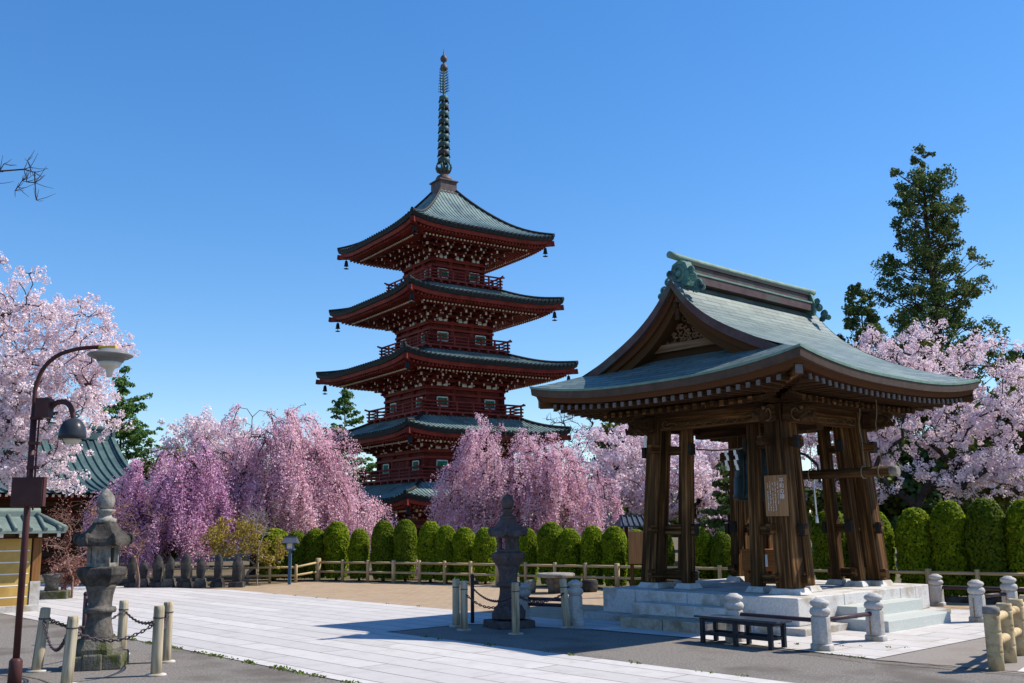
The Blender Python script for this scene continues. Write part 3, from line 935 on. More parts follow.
# ------------------------------------------------------------------ the five-storey pagoda
PC = Vector((-4.109, 58.81, 0.0)); PT = math.radians(55.69)
pag = thing('pagoda', 'tall five storey dark red pagoda with green tiled roofs and bronze finial', 'pagoda', PC, -PT)
hws = [5.55, 5.38, 5.74, 5.21, 4.87]
tips = [3.28, 6.99, 10.84, 14.71, 18.66]
walls = [3.05, 2.84, 2.50, 2.02, 1.70]
wtop = [1.95, 5.72, 9.32, 13.18, 17.05]
balc = [None, 3.66, 3.40, 2.87, 2.58]
bfl = [None, 4.18, 7.86, 11.72, 15.66]
LIFT = .36
def side_map(side):
    def R(x, y, z):
        return ((x, y, z), (-y, x, z), (-x, -y, z), (y, -x, z))[side]
    return R
for i in range(5):
    hw, w = hws[i], walls[i]
    ze = tips[i] - LIFT
    E5 = Eave(hw, hw, ze, LIFT, 4.5, 2.2)
    top = i == 4
    inner = .55 if top else balc[i + 1] - .12
    D = hw - inner
    rise = (21.85 - ze) if top else (bfl[i + 1] - .28 - ze)
    def pr(d):
        k = d / D
        return rise * ((.52 * k + .48 * k ** 2.2) if top else (.72 * k + .28 * k ** 2))
    def rz_(x, d):
        return E5.z(min(1, abs(x) / max(hw - d, .01)), d) + pr(d)
    b = MB()
    for side in range(4):
        R = side_map(side)
        rows = []
        for d in np.linspace(0, D, 14):
            rows.append([R(t * (hw - d), -(hw - d), rz_(t * (hw - d), d)) for t in np.linspace(-1, 1, 41)])
        b.grid(rows, None, 0, True, flip=False)
        n = int(2 * hw / .25)
        for k in range(n + 1):                              # tile ribs down the slope
            x = -hw + .1 + (2 * hw - .2) * k / n
            dm = min(D, hw - abs(x) - .02)
            if dm < .12:
                continue
            ds = np.linspace(0, dm, 9 if dm > 1.5 else 4)
            r = .058
            ring = []
            for d in ds:
                y = -(hw - d); z = rz_(x, d)
                ring.append([R(x - r, y, z - .01), R(x - r * .6, y, z + .042), R(x + r * .6, y, z + .042), R(x + r, y, z - .01)])
            b.grid(ring, None, 0, False)
    roof = b.build('roof', M['pag_tile'], pag)
    for sx, sy in ((1, 1), (1, -1), (-1, 1), (-1, -1)):
        b = MB()
        pts = [(sx * (hw - d), sy * (hw - d), rz_(hw - d, d) + .07) for d in np.linspace(0.0, D, 14)]
        b.tube(pts, [.07, .085, .095] + [.10] * 11, 7)
        b.build('hip_ridge', M['pag_edge'], roof)
    b = MB()
    b.strip(E5.loop(-.02, .01, 40), E5.loop(.05, -.23, 40), closed=True); b.strip(E5.loop(.05, -.23, 40), E5.loop(.3, -.23, 40), closed=True)
    for side in range(4):                                   # round tile ends along the eave
        R = side_map(side)
        n = int(2 * hw / .30)
        for k in range(n + 1):
            x = -hw + .1 + (2 * hw - .2) * k / n
            z = E5.z(x / hw)
            b.tube([R(x, -hw - .03, z + .015), R(x, -hw + .08, z + .02)], .07, 7)
    b.build('tile_edge', M['pag_edge'], roof)
    b = MB()
    b.strip(E5.loop(.14, -.22, 40), E5.loop(.20, -.43, 40), closed=True)
    b.strip(E5.loop(.20, -.43, 40), E5.loop(.36, -.41, 40), closed=True)
    si = w + 1.15
    b.strip(E5.loop(.30, -.36, 40), E5.loop(hw - si, -.10, 40), closed=True)
    b.strip(E5.loop(hw - si, -.10, 40), flat_loop(w + .02, w + .02, ze + .15, 40), closed=True)
    b.build('eave_board', M['red'], roof)
    for side in range(4):
        R = side_map(side)
        b = MB()
        n = int(2 * hw / .24)
        for k in range(n + 1):
            x = -hw + .3 + (2 * hw - .6) * k / n
            lim = hw - abs(x) - .1
            t = x / hw
            z = E5.z(t, .3)
            a = min(1.3, lim)
            if a > .45:
                b.beam(R(x, -(hw - .34), z - .47), R(x, -(hw - a), E5.z(t, a) - .40), .10, .12, 0)
            a2 = min(hw - w, lim)
            if a2 > 1.15:
                b.beam(R(x, -(hw - .98), E5.z(t, .98) - .58), R(x, -(hw - a2), E5.z(t, a2) - .22), .10, .12, 0)
                b.box(R(x, -(hw - .955), E5.z(t, .98) - .62), (.085, .085, .075), 1)
        b.build('rafters', [M['red'], M['endwhite']], roof)
    for sx, sy in ((1, 1), (1, -1), (-1, 1), (-1, -1)):
        b = MB()
        zt = tips[i]
        b.beam((sx * (hw - .12), sy * (hw - .12), zt - .52), (sx * (w + .3), sy * (w + .3), ze - .30), .22, .26, 0)
        b.beam((sx * (hw - .02), sy * (hw - .02), zt - .50), (sx * (hw - .14), sy * (hw - .14), zt - .52), .24, .28, 1)
        b.build('hip_rafter', [M['red'], M['red_dk']], roof)
        b = MB()
        c = (sx * (hw - .42), sy * (hw - .42), zt - 1.15)
        b.tube([(c[0], c[1], zt - .6), (c[0], c[1], zt - .78)], .02, 5)
        b.lathe([(.001, .42), (.07, .40), (.10, .3), (.12, .12), (.15, .06), (.14, .05)], 10, c)
        b.tube([(c[0], c[1], c[2] + .1), (c[0], c[1], c[2] - .06)], .015, 5)
        b.lathe([(.02, -.06), (.16, -.10), (.16, -.12), (.02, -.16)], 8, c)
        b.build('wind_bell', M['pag_edge'], roof)
    # brackets under the eave
    b = MB()
    wt = wtop[i]
    zs = ze - .12 - wt
    tiers = [(.0, .0), (.42, .26 * zs), (.84, .50 * zs), (1.22, .72 * zs)]
    for side in range(4):
        R = side_map(side)
        def B3(x, y, z, sx, sy, sz, m=0):
            c = R(x, y, z)
            b.box(c, (sx, sy, sz) if side in (0, 2) else (sy, sx, sz), m)
        for q, (o_, dz) in enumerate(tiers[1:]):
            h = w + o_
            b.beam(R(-h - .15, -h, wt + dz + .06), R(h + .15, -h, wt + dz + .06), .13, .13, 0)
        npos = 7
        for k in range(npos):
            x = -w + 2 * w * k / (npos - 1)
            major = k % 2 == 0
            for q, (o_, dz) in enumerate(tiers):
                h = w + o_
                B3(x, -h, wt + dz, .24, .24, .14)
                if q:
                    b.beam(R(x, -w, wt + dz - .05), R(x, -h - .22, wt + dz - .05), .11, .15, 0)
                    B3(x, -h - .225, wt + dz - .12, .10, .03, .13, 1)
                for dx in ((-.34, .34) if major else (-.2, .2)):
                    B3(x + dx, -h, wt + dz + .12, .17, .17, .12)
                    if random.random() < .72:
                        B3(x + dx, -h - .09, wt + dz + .125, .085, .02, .10, 1)
                b.beam(R(x - .42, -h, wt + dz + .02), R(x + .42, -h, wt + dz + .02), .10, .12, 0)
                for s2 in (-1, 1):
                    B3(x + s2 * .425, -h, wt + dz - .03, .02, .085, .10, 1)
            if major:                                       # tail rafters
                b.beam(R(x, -w - .2, wt + .72 * zs), R(x, -w - 1.65, wt + .42 * zs), .12, .16, 0)
                B3(x, -w - 1.66, wt + .42 * zs - .08, .11, .03, .15, 1)
        for k in range(3):                                  # plaster panels with green struts
            x = -w + 2 * w * (k * 2 + 1) / 6
            B3(x, -w - .16, wt + .05, .62 * w / 2.2, .03, .30, 2)
            B3(x, -w - .18, wt + .05, .10, .03, .30, 3)
    for sx, sy in ((1, 1), (1, -1), (-1, 1), (-1, -1)):     # diagonal corner arms
        for q, (o_, dz) in enumerate(tiers[1:]):
            h = w + o_ + .12
            b.beam((sx * (w - .1), sy * (w - .1), wt + dz), (sx * h, sy * h, wt + dz), .13, .16, 0)
            b.beam((sx * h, sy * h, wt + dz), (sx * (h + .02), sy * (h + .02), wt + dz), .13, .16, 1)
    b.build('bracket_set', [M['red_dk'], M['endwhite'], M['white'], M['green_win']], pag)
    # storey wall
    z0 = 0.0 if i == 0 else bfl[i] - .02
    b = MB()
    b.box((0, 0, z0), (2 * w - .1, 2 * w - .1, ze + .1 - z0), 1)
    for side in range(4):
        R = side_map(side)
        for k in range(4):
            x = -w + 2 * w * k / 3
            b.tube([R(x, -w, z0), R(x, -w, wt + .02)], .15, 8, 0)
        for z, h in ((wt - .05, .16), (wt - .42, .14), (wt - 1.25, .16), (z0 + .12, .16)):
            if z > z0:
                b.beam(R(-w - .14, -w - .02, z), R(w + .14, -w - .02, z), .30, h, 0)
        b.beam(R(-w - .2, -w, wt + .0), R(w + .2, -w, wt + .0), .42, .08, 0)
    wall = b.build('storey_wall', [M['red'], M['red_dk']], pag)
    for side in range(4):
        R = side_map(side)
        for x in (-.64 * w, .64 * w):
            b = MB()
            zc = wt - .84
            ww, hh = (.34, .25)
            def pb(x0, z_, sx, sz, y, m):
                b.beam(R(x0 - sx, y, z_), R(x0 + sx, y, z_), .04, sz * 2, m)
            pb(x, zc + hh, ww, .035, -w - .05, 0); pb(x, zc - hh, ww, .035, -w - .05, 0)
            b.beam(R(x - ww, -w - .05, zc - hh), R(x - ww, -w - .05, zc + hh), .07, .04, 0, up=(0, 1, 0))
            b.beam(R(x + ww, -w - .05, zc - hh), R(x + ww, -w - .05, zc + hh), .07, .04, 0, up=(0, 1, 0))
            pb(x, zc, ww - .03, hh - .03, -w - .02, 1)
            for k in range(5):
                xx = x - ww + .08 + k * (2 * ww - .16) / 4
                b.beam(R(xx, -w - .045, zc - hh + .03), R(xx, -w - .045, zc + hh - .03), .07, .03, 1, up=(0, 1, 0))
            b.build('window', [M['white'], M['green_win']], wall)
        b = MB()                                            # plank door in the middle bay
        b.beam(R(-.28 * w, -w - .03, wt - .85), R(.28 * w, -w - .03, wt - .85), .05, .62, 0)
        for k in range(5):
            b.beam(R(-.28 * w + .56 * w * k / 4, -w - .06, wt - 1.15), R(-.28 * w + .56 * w * k / 4, -w - .06, wt - .53), .04, .03, 1, up=(0, 1, 0))
        b.build('door', [M['red_dk'], M['red']], wall)
    # balcony
    if i:
        bb, fz = balc[i], bfl[i]
        b = MB()
        b.box((0, 0, fz - .10), (2 * bb, 2 * bb, .10), 0)
        b.box((0, 0, fz - .62), (2 * bb - .55, 2 * bb - .55, .52), 1)
        for side in range(4):
            R = side_map(side)
            for z, r in ((.16, .045), (.34, .04), (.54, .055)):
                e = .12 + (.18 if z > .5 else .05)
                pts = [R(-bb + .1 - e - .0, -bb + .1, fz + z + (.07 if z > .5 else 0)), R(-bb + .1, -bb + .1, fz + z), R(bb - .1, -bb + .1, fz + z), R(bb - .1 + e, -bb + .1, fz + z + (.07 if z > .5 else 0))]
                b.tube(pts, r, 6, 0)
            n = 6
            for k in range(n + 1):
                x = -bb + .1 + (2 * bb - .2) * k / n
                b.beam(R(x, -bb + .1, fz), R(x, -bb + .1, fz + (.60 if k in (0, n) else .5)), .09, .09, 0)
            for k in range(9):
                x = -bb + .3 + (2 * bb - .6) * k / 8
                b.beam(R(x, -bb + .35, fz - .17), R(x, -bb - .06, fz - .17), .12, .14, 0)
        b.build('balcony', [M['red'], M['red_dk']], pag)
# bronze finial
fin = MB()
fin.box((0, 0, 21.62), (1.5, 1.5, .12), 0); fin.box((0, 0, 21.74), (1.18, 1.18, .74), 0); fin.box((0, 0, 22.46), (1.34, 1.34, .10), 0)
fin = fin.build('finial_base', M['sorin_br'], pag, .02)
b = MB(); b.lathe([(.55, 22.56), (.53, 22.72), (.42, 22.92), (.25, 23.02), (.2, 23.1), (.36, 23.2), (.44, 23.34)], 20, smooth=True)
b.build('inverted_bowl', M['sorin_br'], fin)
b = MB()
for k in range(8):                                          # flared lotus petals
    a = k * math.pi / 4
    c, s = math.cos(a), math.sin(a)
    pts = [(.2 * c, .2 * s, 23.2), (.38 * c, .38 * s, 23.3), (.48 * c, .48 * s, 23.5), (.47 * c, .47 * s, 23.72)]
    b.tube(pts, [.11, .11, .07, .025], 6)
b.build('lotus_petals', M['sorin'], fin)
b = MB()
b.tube([(0, 0, 23.0), (0, 0, 31.0)], [.10, .055], 8)
b.build('mast', M['sorin'], fin)
for k in range(9):
    f = k / 8
    z = 23.95 + f * 4.12
    R_ = .38 - .09 * f
    b = MB()
    b.lathe([(R_ * .93, -.15), (R_, -.12), (R_ * 1.02, .0), (R_, .12), (R_ * .93, .15)], 20, (0, 0, z), cap=False)
    b.lathe([(R_ * .90, .14), (R_ * .90, -.14)], 20, (0, 0, z), cap=False)
    b.lathe([(.12, -.17), (.16, 0), (.12, .17)], 8, (0, 0, z), cap=False)
    for q in range(4):
        a = q * math.pi / 2 + .4
        b.beam((0, 0, z), (R_ * .95 * math.cos(a), R_ * .95 * math.sin(a), z), .05, .12)
        b.lathe([(.001, -.05), (.045, -.2), (.05, -.28)], 6, (R_ * 1.0 * math.cos(a + .7), R_ * 1.0 * math.sin(a + .7), z))
    b.build('ring', M['sorin'], fin)
b = MB()
for q in range(4):                                          # open-work flames
    a = q * math.pi / 2 + .75
    c, s = math.cos(a), math.sin(a)
    for k in range(9):
        z = 28.55 + k * .185
        r = .36 - .012 * k
        b.tube([(.06 * c, .06 * s, z - .04), (.2 * c, .2 * s, z + .02), (r * c, r * s, z + .05), (r * .9 * c, r * .9 * s, z + .16)], [.035, .03, .025, .008], 5)
    b.tube([(.20 * c, .20 * s, 28.5), (.23 * c, .23 * s, 29.4), (.15 * c, .15 * s, 30.15)], [.025, .025, .02], 5)
b.build('flame', M['sorin'], fin)
b = MB()
b.lathe([(.05, 29.95), (.20, 30.02), (.235, 30.18), (.19, 30.36), (.07, 30.44), (.06, 30.56), (.19, 30.64), (.23, 30.80), (.15, 30.98), (.05, 31.08), (.015, 31.45)], 14)
b.build('jewels', M['sorin_br'], fin)

# ------------------------------------------------------------------ trees: branching skeletons and leaf / petal faces
def grow(trunk, targets, seed, seglen=0.35, arch=0.25, wander=0.10, r_tip=0.012, expo=2.3):
    """connect each target to the nearest point of the growing skeleton; returns nodes, parents, radii, tip paths"""
    r = np.random.default_rng(seed)
    nodes = [np.array(p, float) for p in trunk]
    par = [-1] + list(range(len(trunk) - 1))
    paths = []
    start = nodes[-1]
    targets = sorted(targets, key=lambda t: np.linalg.norm(np.array(t) - start) + r.uniform(0, .6))
    for t in targets:
        t = np.array(t, float)
        A = np.array(nodes)
        d = np.linalg.norm(A - t, axis=1) + np.maximum(0, A[:, 2] - t[2]) * .35
        d[:max(1, len(trunk) // 2)] += 5
        k = int(np.argmin(d)); s = A[k]
        L = np.linalg.norm(t - s)
        n = max(2, int(L / seglen))
        prev = k; path = [k]
        side = r.normal(0, 1, 3); side[2] *= .4
        for i in range(1, n + 1):
            f = i / n
            p = s + (t - s) * f + np.array([0, 0, arch * L * math.sin(math.pi * f)]) + side * wander * L * math.sin(math.pi * f) + r.normal(0, .025, 3) * (i < n)
            nodes.append(p); par.append(prev); prev = len(nodes) - 1; path.append(prev)
        paths.append(path)
    N = len(nodes)
    q = np.zeros(N)
    child = np.zeros(N, int)
    for i in range(N):
        if par[i] >= 0:
            child[par[i]] += 1
    for i in range(N - 1, 0, -1):
        if child[i] == 0:
            q[i] = r_tip ** expo
        q[par[i]] += max(q[i], r_tip ** expo) * 1.0
    rad = np.power(np.maximum(q, r_tip ** expo), 1 / expo)
    return np.array(nodes), par, rad, paths

def limbs_mesh(name, nodes, par, rad, material, parent, rmin=0.0, scale=1.0, base_flare=1.25, extra=None):
    b = extra or MB()
    for i in range(1, len(nodes)):
        p = par[i]
        if rad[p] * scale < rmin:
            continue
        n = 8 if rad[i] > .06 else (5 if rad[i] > .025 else 3)
        r0 = rad[p] if rad[p] < rad[i] * 1.6 or i < 6 else rad[i] * 1.4
        if i == 1:
            r0 *= base_flare
        b.tube([nodes[p], nodes[i]], [r0 * scale, rad[i] * scale], n, 0, cap=False)
    return b.build(name, material, parent)

def quad_cloud(C, Nrm, size, r, aspect=1.0, jitter=.6):
    """C centres (n,3), Nrm preferred normals (n,3) -> (n,4,3)"""
    n = len(C)
    nn = Nrm + r.normal(0, jitter, (n, 3))
    nn /= np.linalg.norm(nn, axis=1, keepdims=True) + 1e-9
    t = r.normal(0, 1, (n, 3))
    x = np.cross(nn, t); x /= np.linalg.norm(x, axis=1, keepdims=True) + 1e-9
    y = np.cross(nn, x)
    s = (size * r.uniform(.65, 1.35, n))[:, None] if np.isscalar(size) else (size * r.uniform(.65, 1.35, n))[:, None]
    x = x * s * .5; y = y * s * .5 * aspect
    V = np.stack([C - x - y * .25, C - y, C + x + y * .25, C + y], axis=1)
    return V

def dirs(n, r):
    d = r.normal(0, 1, (n, 3)); return d / np.linalg.norm(d, axis=1, keepdims=True)

def puffs(centres, radii, per, size, r, fill=.55):
    """ball-shaped bunches of petals"""
    n = len(centres) * per
    C0 = np.repeat(np.asarray(centres), per, axis=0); R0 = np.repeat(np.asarray(radii), per)
    d = dirs(n, r)
    rr = R0 * (fill + (1 - fill) * r.uniform(0, 1, n)) 
    return quad_cloud(C0 + d * rr[:, None], d, size, r, .9, .42)

def blob_targets(blobs, n, r, shell=.55):
    """points in a union of ellipsoids, denser near their outside"""
    out = []
    w = np.array([b[3] * b[4] * b[5] for b in blobs]) ** (2 / 3); w /= w.sum()
    for k in range(n):
        b = blobs[r.choice(len(blobs), p=w)]
        d = dirs(1, r)[0]
        f = (shell + (1 - shell) * r.random()) if r.random() < .75 else r.random() ** .5
        out.append(np.array(b[:3]) + d * f * np.array(b[3:6]))
    return out

def cherry_tree(name, label, base, blobs, n_targets, seed, material, trunk_h=1.8, lean=(0, 0), puff_r=.17, per=34, petal=.062, density=1.0, group=None, sub=3, r_tip=.012, twig=.55, zmin=None, gap=0.0):
    r = np.random.default_rng(seed)
    t = thing(name, label, 'cherry tree', base, 0, group)
    B = np.array(base)
    tr = [(0, 0, -.1), (lean[0] * .3, lean[1] * .3, trunk_h * .4), (lean[0] * .6, lean[1] * .6, trunk_h * .75), (lean[0], lean[1], trunk_h)]
    T = [p - B for p in blob_targets(blobs, n_targets, r)]
    if zmin:
        T = [p for p in T if p[2] > zmin]
    nodes, par, rad, paths = grow(tr, T, seed + 1, arch=.10, r_tip=r_tip)
    cs, rs = [], []
    tw = MB()
    for path in paths:
        P = nodes[path]
        m = len(P)
        for i in range(1, m):
            if i < m * .35 or r.random() < gap:
                continue
            k = sub if i < m - 1 else sub + 2
            for q in range(int(k * density + r.random())):
                d = dirs(1, r)[0]; d[2] = d[2] * .6
                o = P[i] + d * twig * r.random() ** .7
                cs.append(o); rs.append(puff_r * r.uniform(.55, 1.25))
                if r.random() < .25:
                    tw.tube([P[i], (P[i] + o) / 2 + r.normal(0, .03, 3), o], [.012, .009, .005], 3, cap=False)
    limbs_mesh('trunk', nodes, par, rad, M['bark'], t, extra=tw)
    V = puffs(cs, rs, per, petal, r)
    quads_object('crown', V, material, t)
    return t

def weeping_cherry(name, label, base, tops, n_limbs, n_strands, seed, material, trunk_h=2.2, petal=.052, zlow=.5, spread=.9, dens=1.0, group=None, trunk_lean=(0, 0), step=.06, upper=.8, lmax=1.9):
    """tops: ellipsoids the arching limbs reach; strands of blossom hang from them"""
    r = np.random.default_rng(seed)
    t = thing(name, label, 'weeping cherry', base, 0, group)
    B = np.array(base)
    tr = [(0, 0, -.1), (trunk_lean[0] * .3, trunk_lean[1] * .3, trunk_h * .35), (trunk_lean[0] * .5, trunk_lean[1] * .5, trunk_h * .7), (trunk_lean[0], trunk_lean[1], trunk_h)]
    T = [p - B for p in blob_targets(tops, n_limbs, r, .45)]
    nodes, par, rad, paths = grow(tr, T, seed + 1, arch=.16, wander=.12, r_tip=.010)
    cand = []
    for path in paths:
        for i in path[max(1, int(len(path) * .3)):]:
            cand.append(i)
    cand = np.array(cand)
    per_spray = 13
    hosts = r.choice(cand, max(30, n_strands // per_spray), replace=False if len(cand) > n_strands // per_spray else True)
    C, N, tw = [], [], MB()
    ctr = np.mean(nodes[cand], axis=0)
    for k in range(n_strands):
        i = hosts[k % len(hosts)]
        first = k < len(hosts)
        s = nodes[i] + r.normal(0, .07, 3) * (0 if first else 1)
        out = s - ctr; out[2] = 0
        hr = np.random.default_rng(int(i) * 7 + seed)           # one spray arches one way
        out = out / (np.linalg.norm(out) + 1e-6) * .9 + hr.normal(0, .7, 3)
        hl, hreach = hr.uniform(.45, 1.0), hr.uniform(.3, 1.25)
        out = out / (np.linalg.norm(out) + 1e-6) + r.normal(0, .30, 3); out[2] = 0
        out /= np.linalg.norm(out) + 1e-6
        reach = spread * hreach * r.uniform(.55, 1.1)
        top = s[2]
        L = min(max(.25, top - zlow + r.normal(0, .12)), lmax * hl * r.uniform(.5, 1.15))
        n = max(4, int(L / step * dens))
        f = (np.arange(n) + r.random(n)) / n
        ph = r.uniform(0, 6.28)
        px = out[0] * reach * (1 - np.exp(-f * 2.6)) + .05 * np.sin(f * 5 + ph)
        py = out[1] * reach * (1 - np.exp(-f * 2.6)) + .05 * np.cos(f * 4 + ph)
        pz = .22 * reach * np.sin(np.minimum(f * 4, 1) * math.pi) * upper - L * f ** 1.15
        P = np.stack([s[0] + px, s[1] + py, s[2] + pz], 1)
        m = r.integers(1, 5, n)
        PP = np.repeat(P, m, axis=0)
        o = r.normal(0, .05, PP.shape)
        C.append(PP + o); N.append(o / .05 + np.array([out[0], out[1], .2]) * .8)
        if first or r.random() < .05:
            g = np.linspace(0, 1, 6)
            idx = (g * (n - 1)).astype(int)
            order = np.argsort(f)
            tw.tube([s] + [P[order[j]] for j in idx[1:]], [.020, .017, .013, .009, .007, .004], 4, cap=False)
    limbs_mesh('trunk', nodes, par, rad, M['bark'], t, extra=tw, scale=1.15)
    V = quad_cloud(np.concatenate(C), np.concatenate(N), petal, r, .95, .6)
    quads_object('crown', V, material, t)
    return t

def conifer(name, label, base, H, R, z0, seed, material, prof=None, droop=.15, whorl=.55, leaf=.22, pad=.55, dens=1.0, trunk_r=None, cat='conifer', per=26, gap=.0, upturn=.0, group=None, scatter=False):
    r = np.random.default_rng(seed)
    t = thing(name, label, cat, base, 0, group)
    tr_ = trunk_r or H * .016
    b = MB()
    pts = [(r.normal(0, .03), r.normal(0, .03), H * k / 12 - .1) for k in range(13)]
    b.tube(pts, [tr_ * (1 - .93 * k / 12) for k in range(13)], 8, cap=False)
    prof = prof or (lambda k: (1 - k) ** .8)
    C, N = [], []
    z = z0
    while z < H * .985:
        k = (z - z0) / (H - z0)
        L0 = R * prof(k)
        nb = int(r.integers(3, 5)) if scatter else max(3, int(r.integers(5, 8)))
        a0 = r.uniform(0, 6.28)
        for q in range(nb):
            if r.random() < gap:
                continue
            a = a0 + q * 2 * math.pi / nb + r.normal(0, .25)
            L = L0 * r.uniform(.62, 1.12)
            dirv = np.array([math.cos(a), math.sin(a), 0])
            zz = z + r.uniform(-.3, .3) * (2.6 if scatter else whorl)
            def bp(f):
                return dirv * L * f + np.array([0, 0, zz + L * (-droop * f + (droop * .8 + upturn) * f * f)])
            if L > .35:
                b.tube([bp(0), bp(.5), bp(1)], [max(.015, tr_ * .22 * (1 - k) + .01), .025, .01], 4, cap=False)
            npad = max(2, int(L / (pad * .55)))
            for p in range(npad):
                f = .28 + .75 * (p + r.random()) / npad
                c = bp(f) + r.normal(0, .12, 3) * pad
                rad = pad * r.uniform(.55, 1.1) * (0.75 + .3 * (1 - f))
                m = int(per * dens)
                d = dirs(m, r); d[:, 2] = np.abs(d[:, 2]) * .75 - .22
                C.append(c + d * rad * r.uniform(.5, 1, (m, 1)) * np.array([1, 1, 1.0 if scatter else .8])); N.append(d + np.array([0, 0, .35]))
        z += whorl * r.uniform(.75, 1.25)
    m = 60
    C.append(np.stack([r.normal(0, .12, m), r.normal(0, .12, m), r.uniform(H * .94, H * 1.01, m)], 1)); N.append(dirs(m, r))
    b.build('trunk', M['bark_brown'], t)
    V = quad_cloud(np.concatenate(C), np.concatenate(N), leaf, r, .75, .6)
    quads_object('crown', V, material, t)
    return t

def leafy_tree(name, label, base, blobs, n_targets, seed, material, trunk_h=1.5, puff=.5, per=55, leaf=.2, bark='bark', cat='tree', sub=2, twig=.5, r_tip=.02, group=None, crown=True, twigs=0):
    r = np.random.default_rng(seed)
    t = thing(name, label, cat, base, 0, group)
    B = np.array(base)
    T = [p - B for p in blob_targets(blobs, n_targets, r)]
    T = [p for p in T if p[2] > .15]
    nodes, par, rad, paths = grow([(0, 0, -.1), (.02, 0, trunk_h * .5), (0, .03, trunk_h)], T, seed + 1, arch=.08, r_tip=r_tip)
    tw = MB()
    if twigs:
        for path in paths:
            P = nodes[path]
            for i in range(len(P) // 3, len(P)):
                for q in range(twigs):
                    d = dirs(1, r)[0]; d[2] = abs(d[2]) * .8
                    L = r.uniform(.2, .6) * (1.4 if r_tip > .012 else .7)
                    tw.tube([P[i], P[i] + d * L * .5 + r.normal(0, .03, 3), P[i] + d * L], [r_tip * .9, r_tip * .7, r_tip * .35], 3, cap=False)
    limbs_mesh('trunk', nodes, par, rad, M[bark], t, extra=tw)
    if not crown:
        return t, nodes, paths
    cs, rs = [], []
    for path in paths:
        P = nodes[path]
        for i in range(max(1, len(P) // 2), len(P)):
            for q in range(sub):
                cs.append(P[i] + dirs(1, r)[0] * twig * r.random()); rs.append(puff * r.uniform(.5, 1.2))
    quads_object('crown', puffs(cs, rs, per, leaf, r, .35), material, t)
    return t

# ---- far evergreens and conifers
def cedar_prof(k):
    return interp(k, [0, .2, .36, .49, .58, .69, .80, .907, .96, 1], [1.06, 1.02, .92, .78, .74, .70, .66, .58, .42, .12])
def clump_cedar(label, base, zs, ws, n, seed, trunk_r, cl=(.45, .95), lean=0.0, per=110, leaf=.165):
    """old cedar: ascending boughs that end in rounded clumps of needles"""
    r = np.random.default_rng(seed)
    t = thing('cedar_tree', label, 'cedar', base)
    H = zs[-1]
    b = MB()
    pts = [(lean * k / 12 + r.normal(0, .04), r.normal(0, .04), H * .97 * k / 12 - .1) for k in range(13)]
    b.tube(pts, [trunk_r * (1 - .9 * k / 12) for k in range(13)], 9, cap=False)
    cs, rs = [], []
    prob = np.array([np.interp(z, zs, ws) for z in np.linspace(zs[0], H, 200)]) ** 1.0
    prob /= prob.sum()
    for k in range(n):
        z = np.linspace(zs[0], H, 200)[r.choice(200, p=prob)]
        W = np.interp(z, zs, ws)
        ang = 2.39996 * k + r.normal(0, .3)
        sect = .82 + .22 * math.sin(ang * 2 + z * .9) + .12 * math.sin(ang * 3 - z * 1.7)
        f = r.uniform(.12, 1.0) ** .55
        R_ = max(.1, (W - .35) * f * sect)
        rad = r.uniform(*cl) * (1.1 - .35 * f) * (.55 + .45 * min(1, W / 2.5))
        c = np.array([math.cos(ang) * R_ + lean * z / H, math.sin(ang) * R_, z + r.normal(0, .2)])
        z0 = max(zs[0] * .7, z - R_ * .45)
        if R_ > .8:
            b.tube([(lean * z0 / H, 0, z0), (c[0] * .5, c[1] * .5, z0 + (z - z0) * .25), tuple(c)], [.055 * (1.2 - z / H), .032, .01], 4, cap=False)
        for q in range(3):                                     # each bough tip is a few lobes
            cs.append(c + r.normal(0, .42, 3) * rad * np.array([1, 1, .7])); rs.append(rad * r.uniform(.45, .75))
    b.build('trunk', M['bark_brown'], t)
    C0 = np.repeat(np.array(cs), per // 3, axis=0); R0 = np.repeat(np.array(rs), per // 3)
    d = dirs(len(C0), r); d[:, 2] = d[:, 2] * .8 + .12
    P = C0 + d * (R0 * r.uniform(.45, 1.05, len(C0)))[:, None]
    quads_object('crown', quad_cloud(P, d, leaf, r, .7, .6), M['cedar'], t)
    return t
clump_cedar('very tall dark cedar towering behind the bell tower', (26.4, 60, 0), [7.5, 9.5, 12, 14.2, 16.5, 18.1, 19.9, 21.6, 23.0, 24.0, 24.5],
            [3.9, 4.3, 4.2, 3.85, 3.3, 3.15, 3.05, 2.6, 1.9, 1.15, .6], 430, 31, .52, lean=-.25)
clump_cedar('smaller dark cedar beside the foot of the tall cedar', (20.6, 57, 0), [6, 9, 11.5, 13.2, 14.4, 15.2], [3.2, 3.0, 2.4, 1.7, 1.2, .6], 190, 33, .22, cl=(.4, .75))
conifer('fir_tree', 'green conifer rising beyond the curved hall roof', (-19.8, 50, 0), 9.3, 3.5, 1.5, 35, M['fir'], lambda k: (1 - k) ** .8, droop=-.05, whorl=.26, leaf=.15, pad=.42, per=30, gap=.08, upturn=.30, scatter=True)
conifer('fir_tree', 'pale green conifer standing behind the left side of the pagoda', (-12.6, 74, 0), 11.6, 4.6, 1.0, 37, M['fir'], lambda k: (1 - k) ** .8, droop=-.02, whorl=.30, leaf=.19, pad=.52, per=30, gap=.10, upturn=.28, scatter=True)
conifer('pine_tree', 'dark conifer seen between the columns of the bell tower', (7.7, 36, 0), 3.9, 1.3, .9, 39, M['cedar'], lambda k: (1 - k) ** .6, droop=.1, whorl=.5, leaf=.13, pad=.38, per=34, cat='pine', trunk_r=.10)
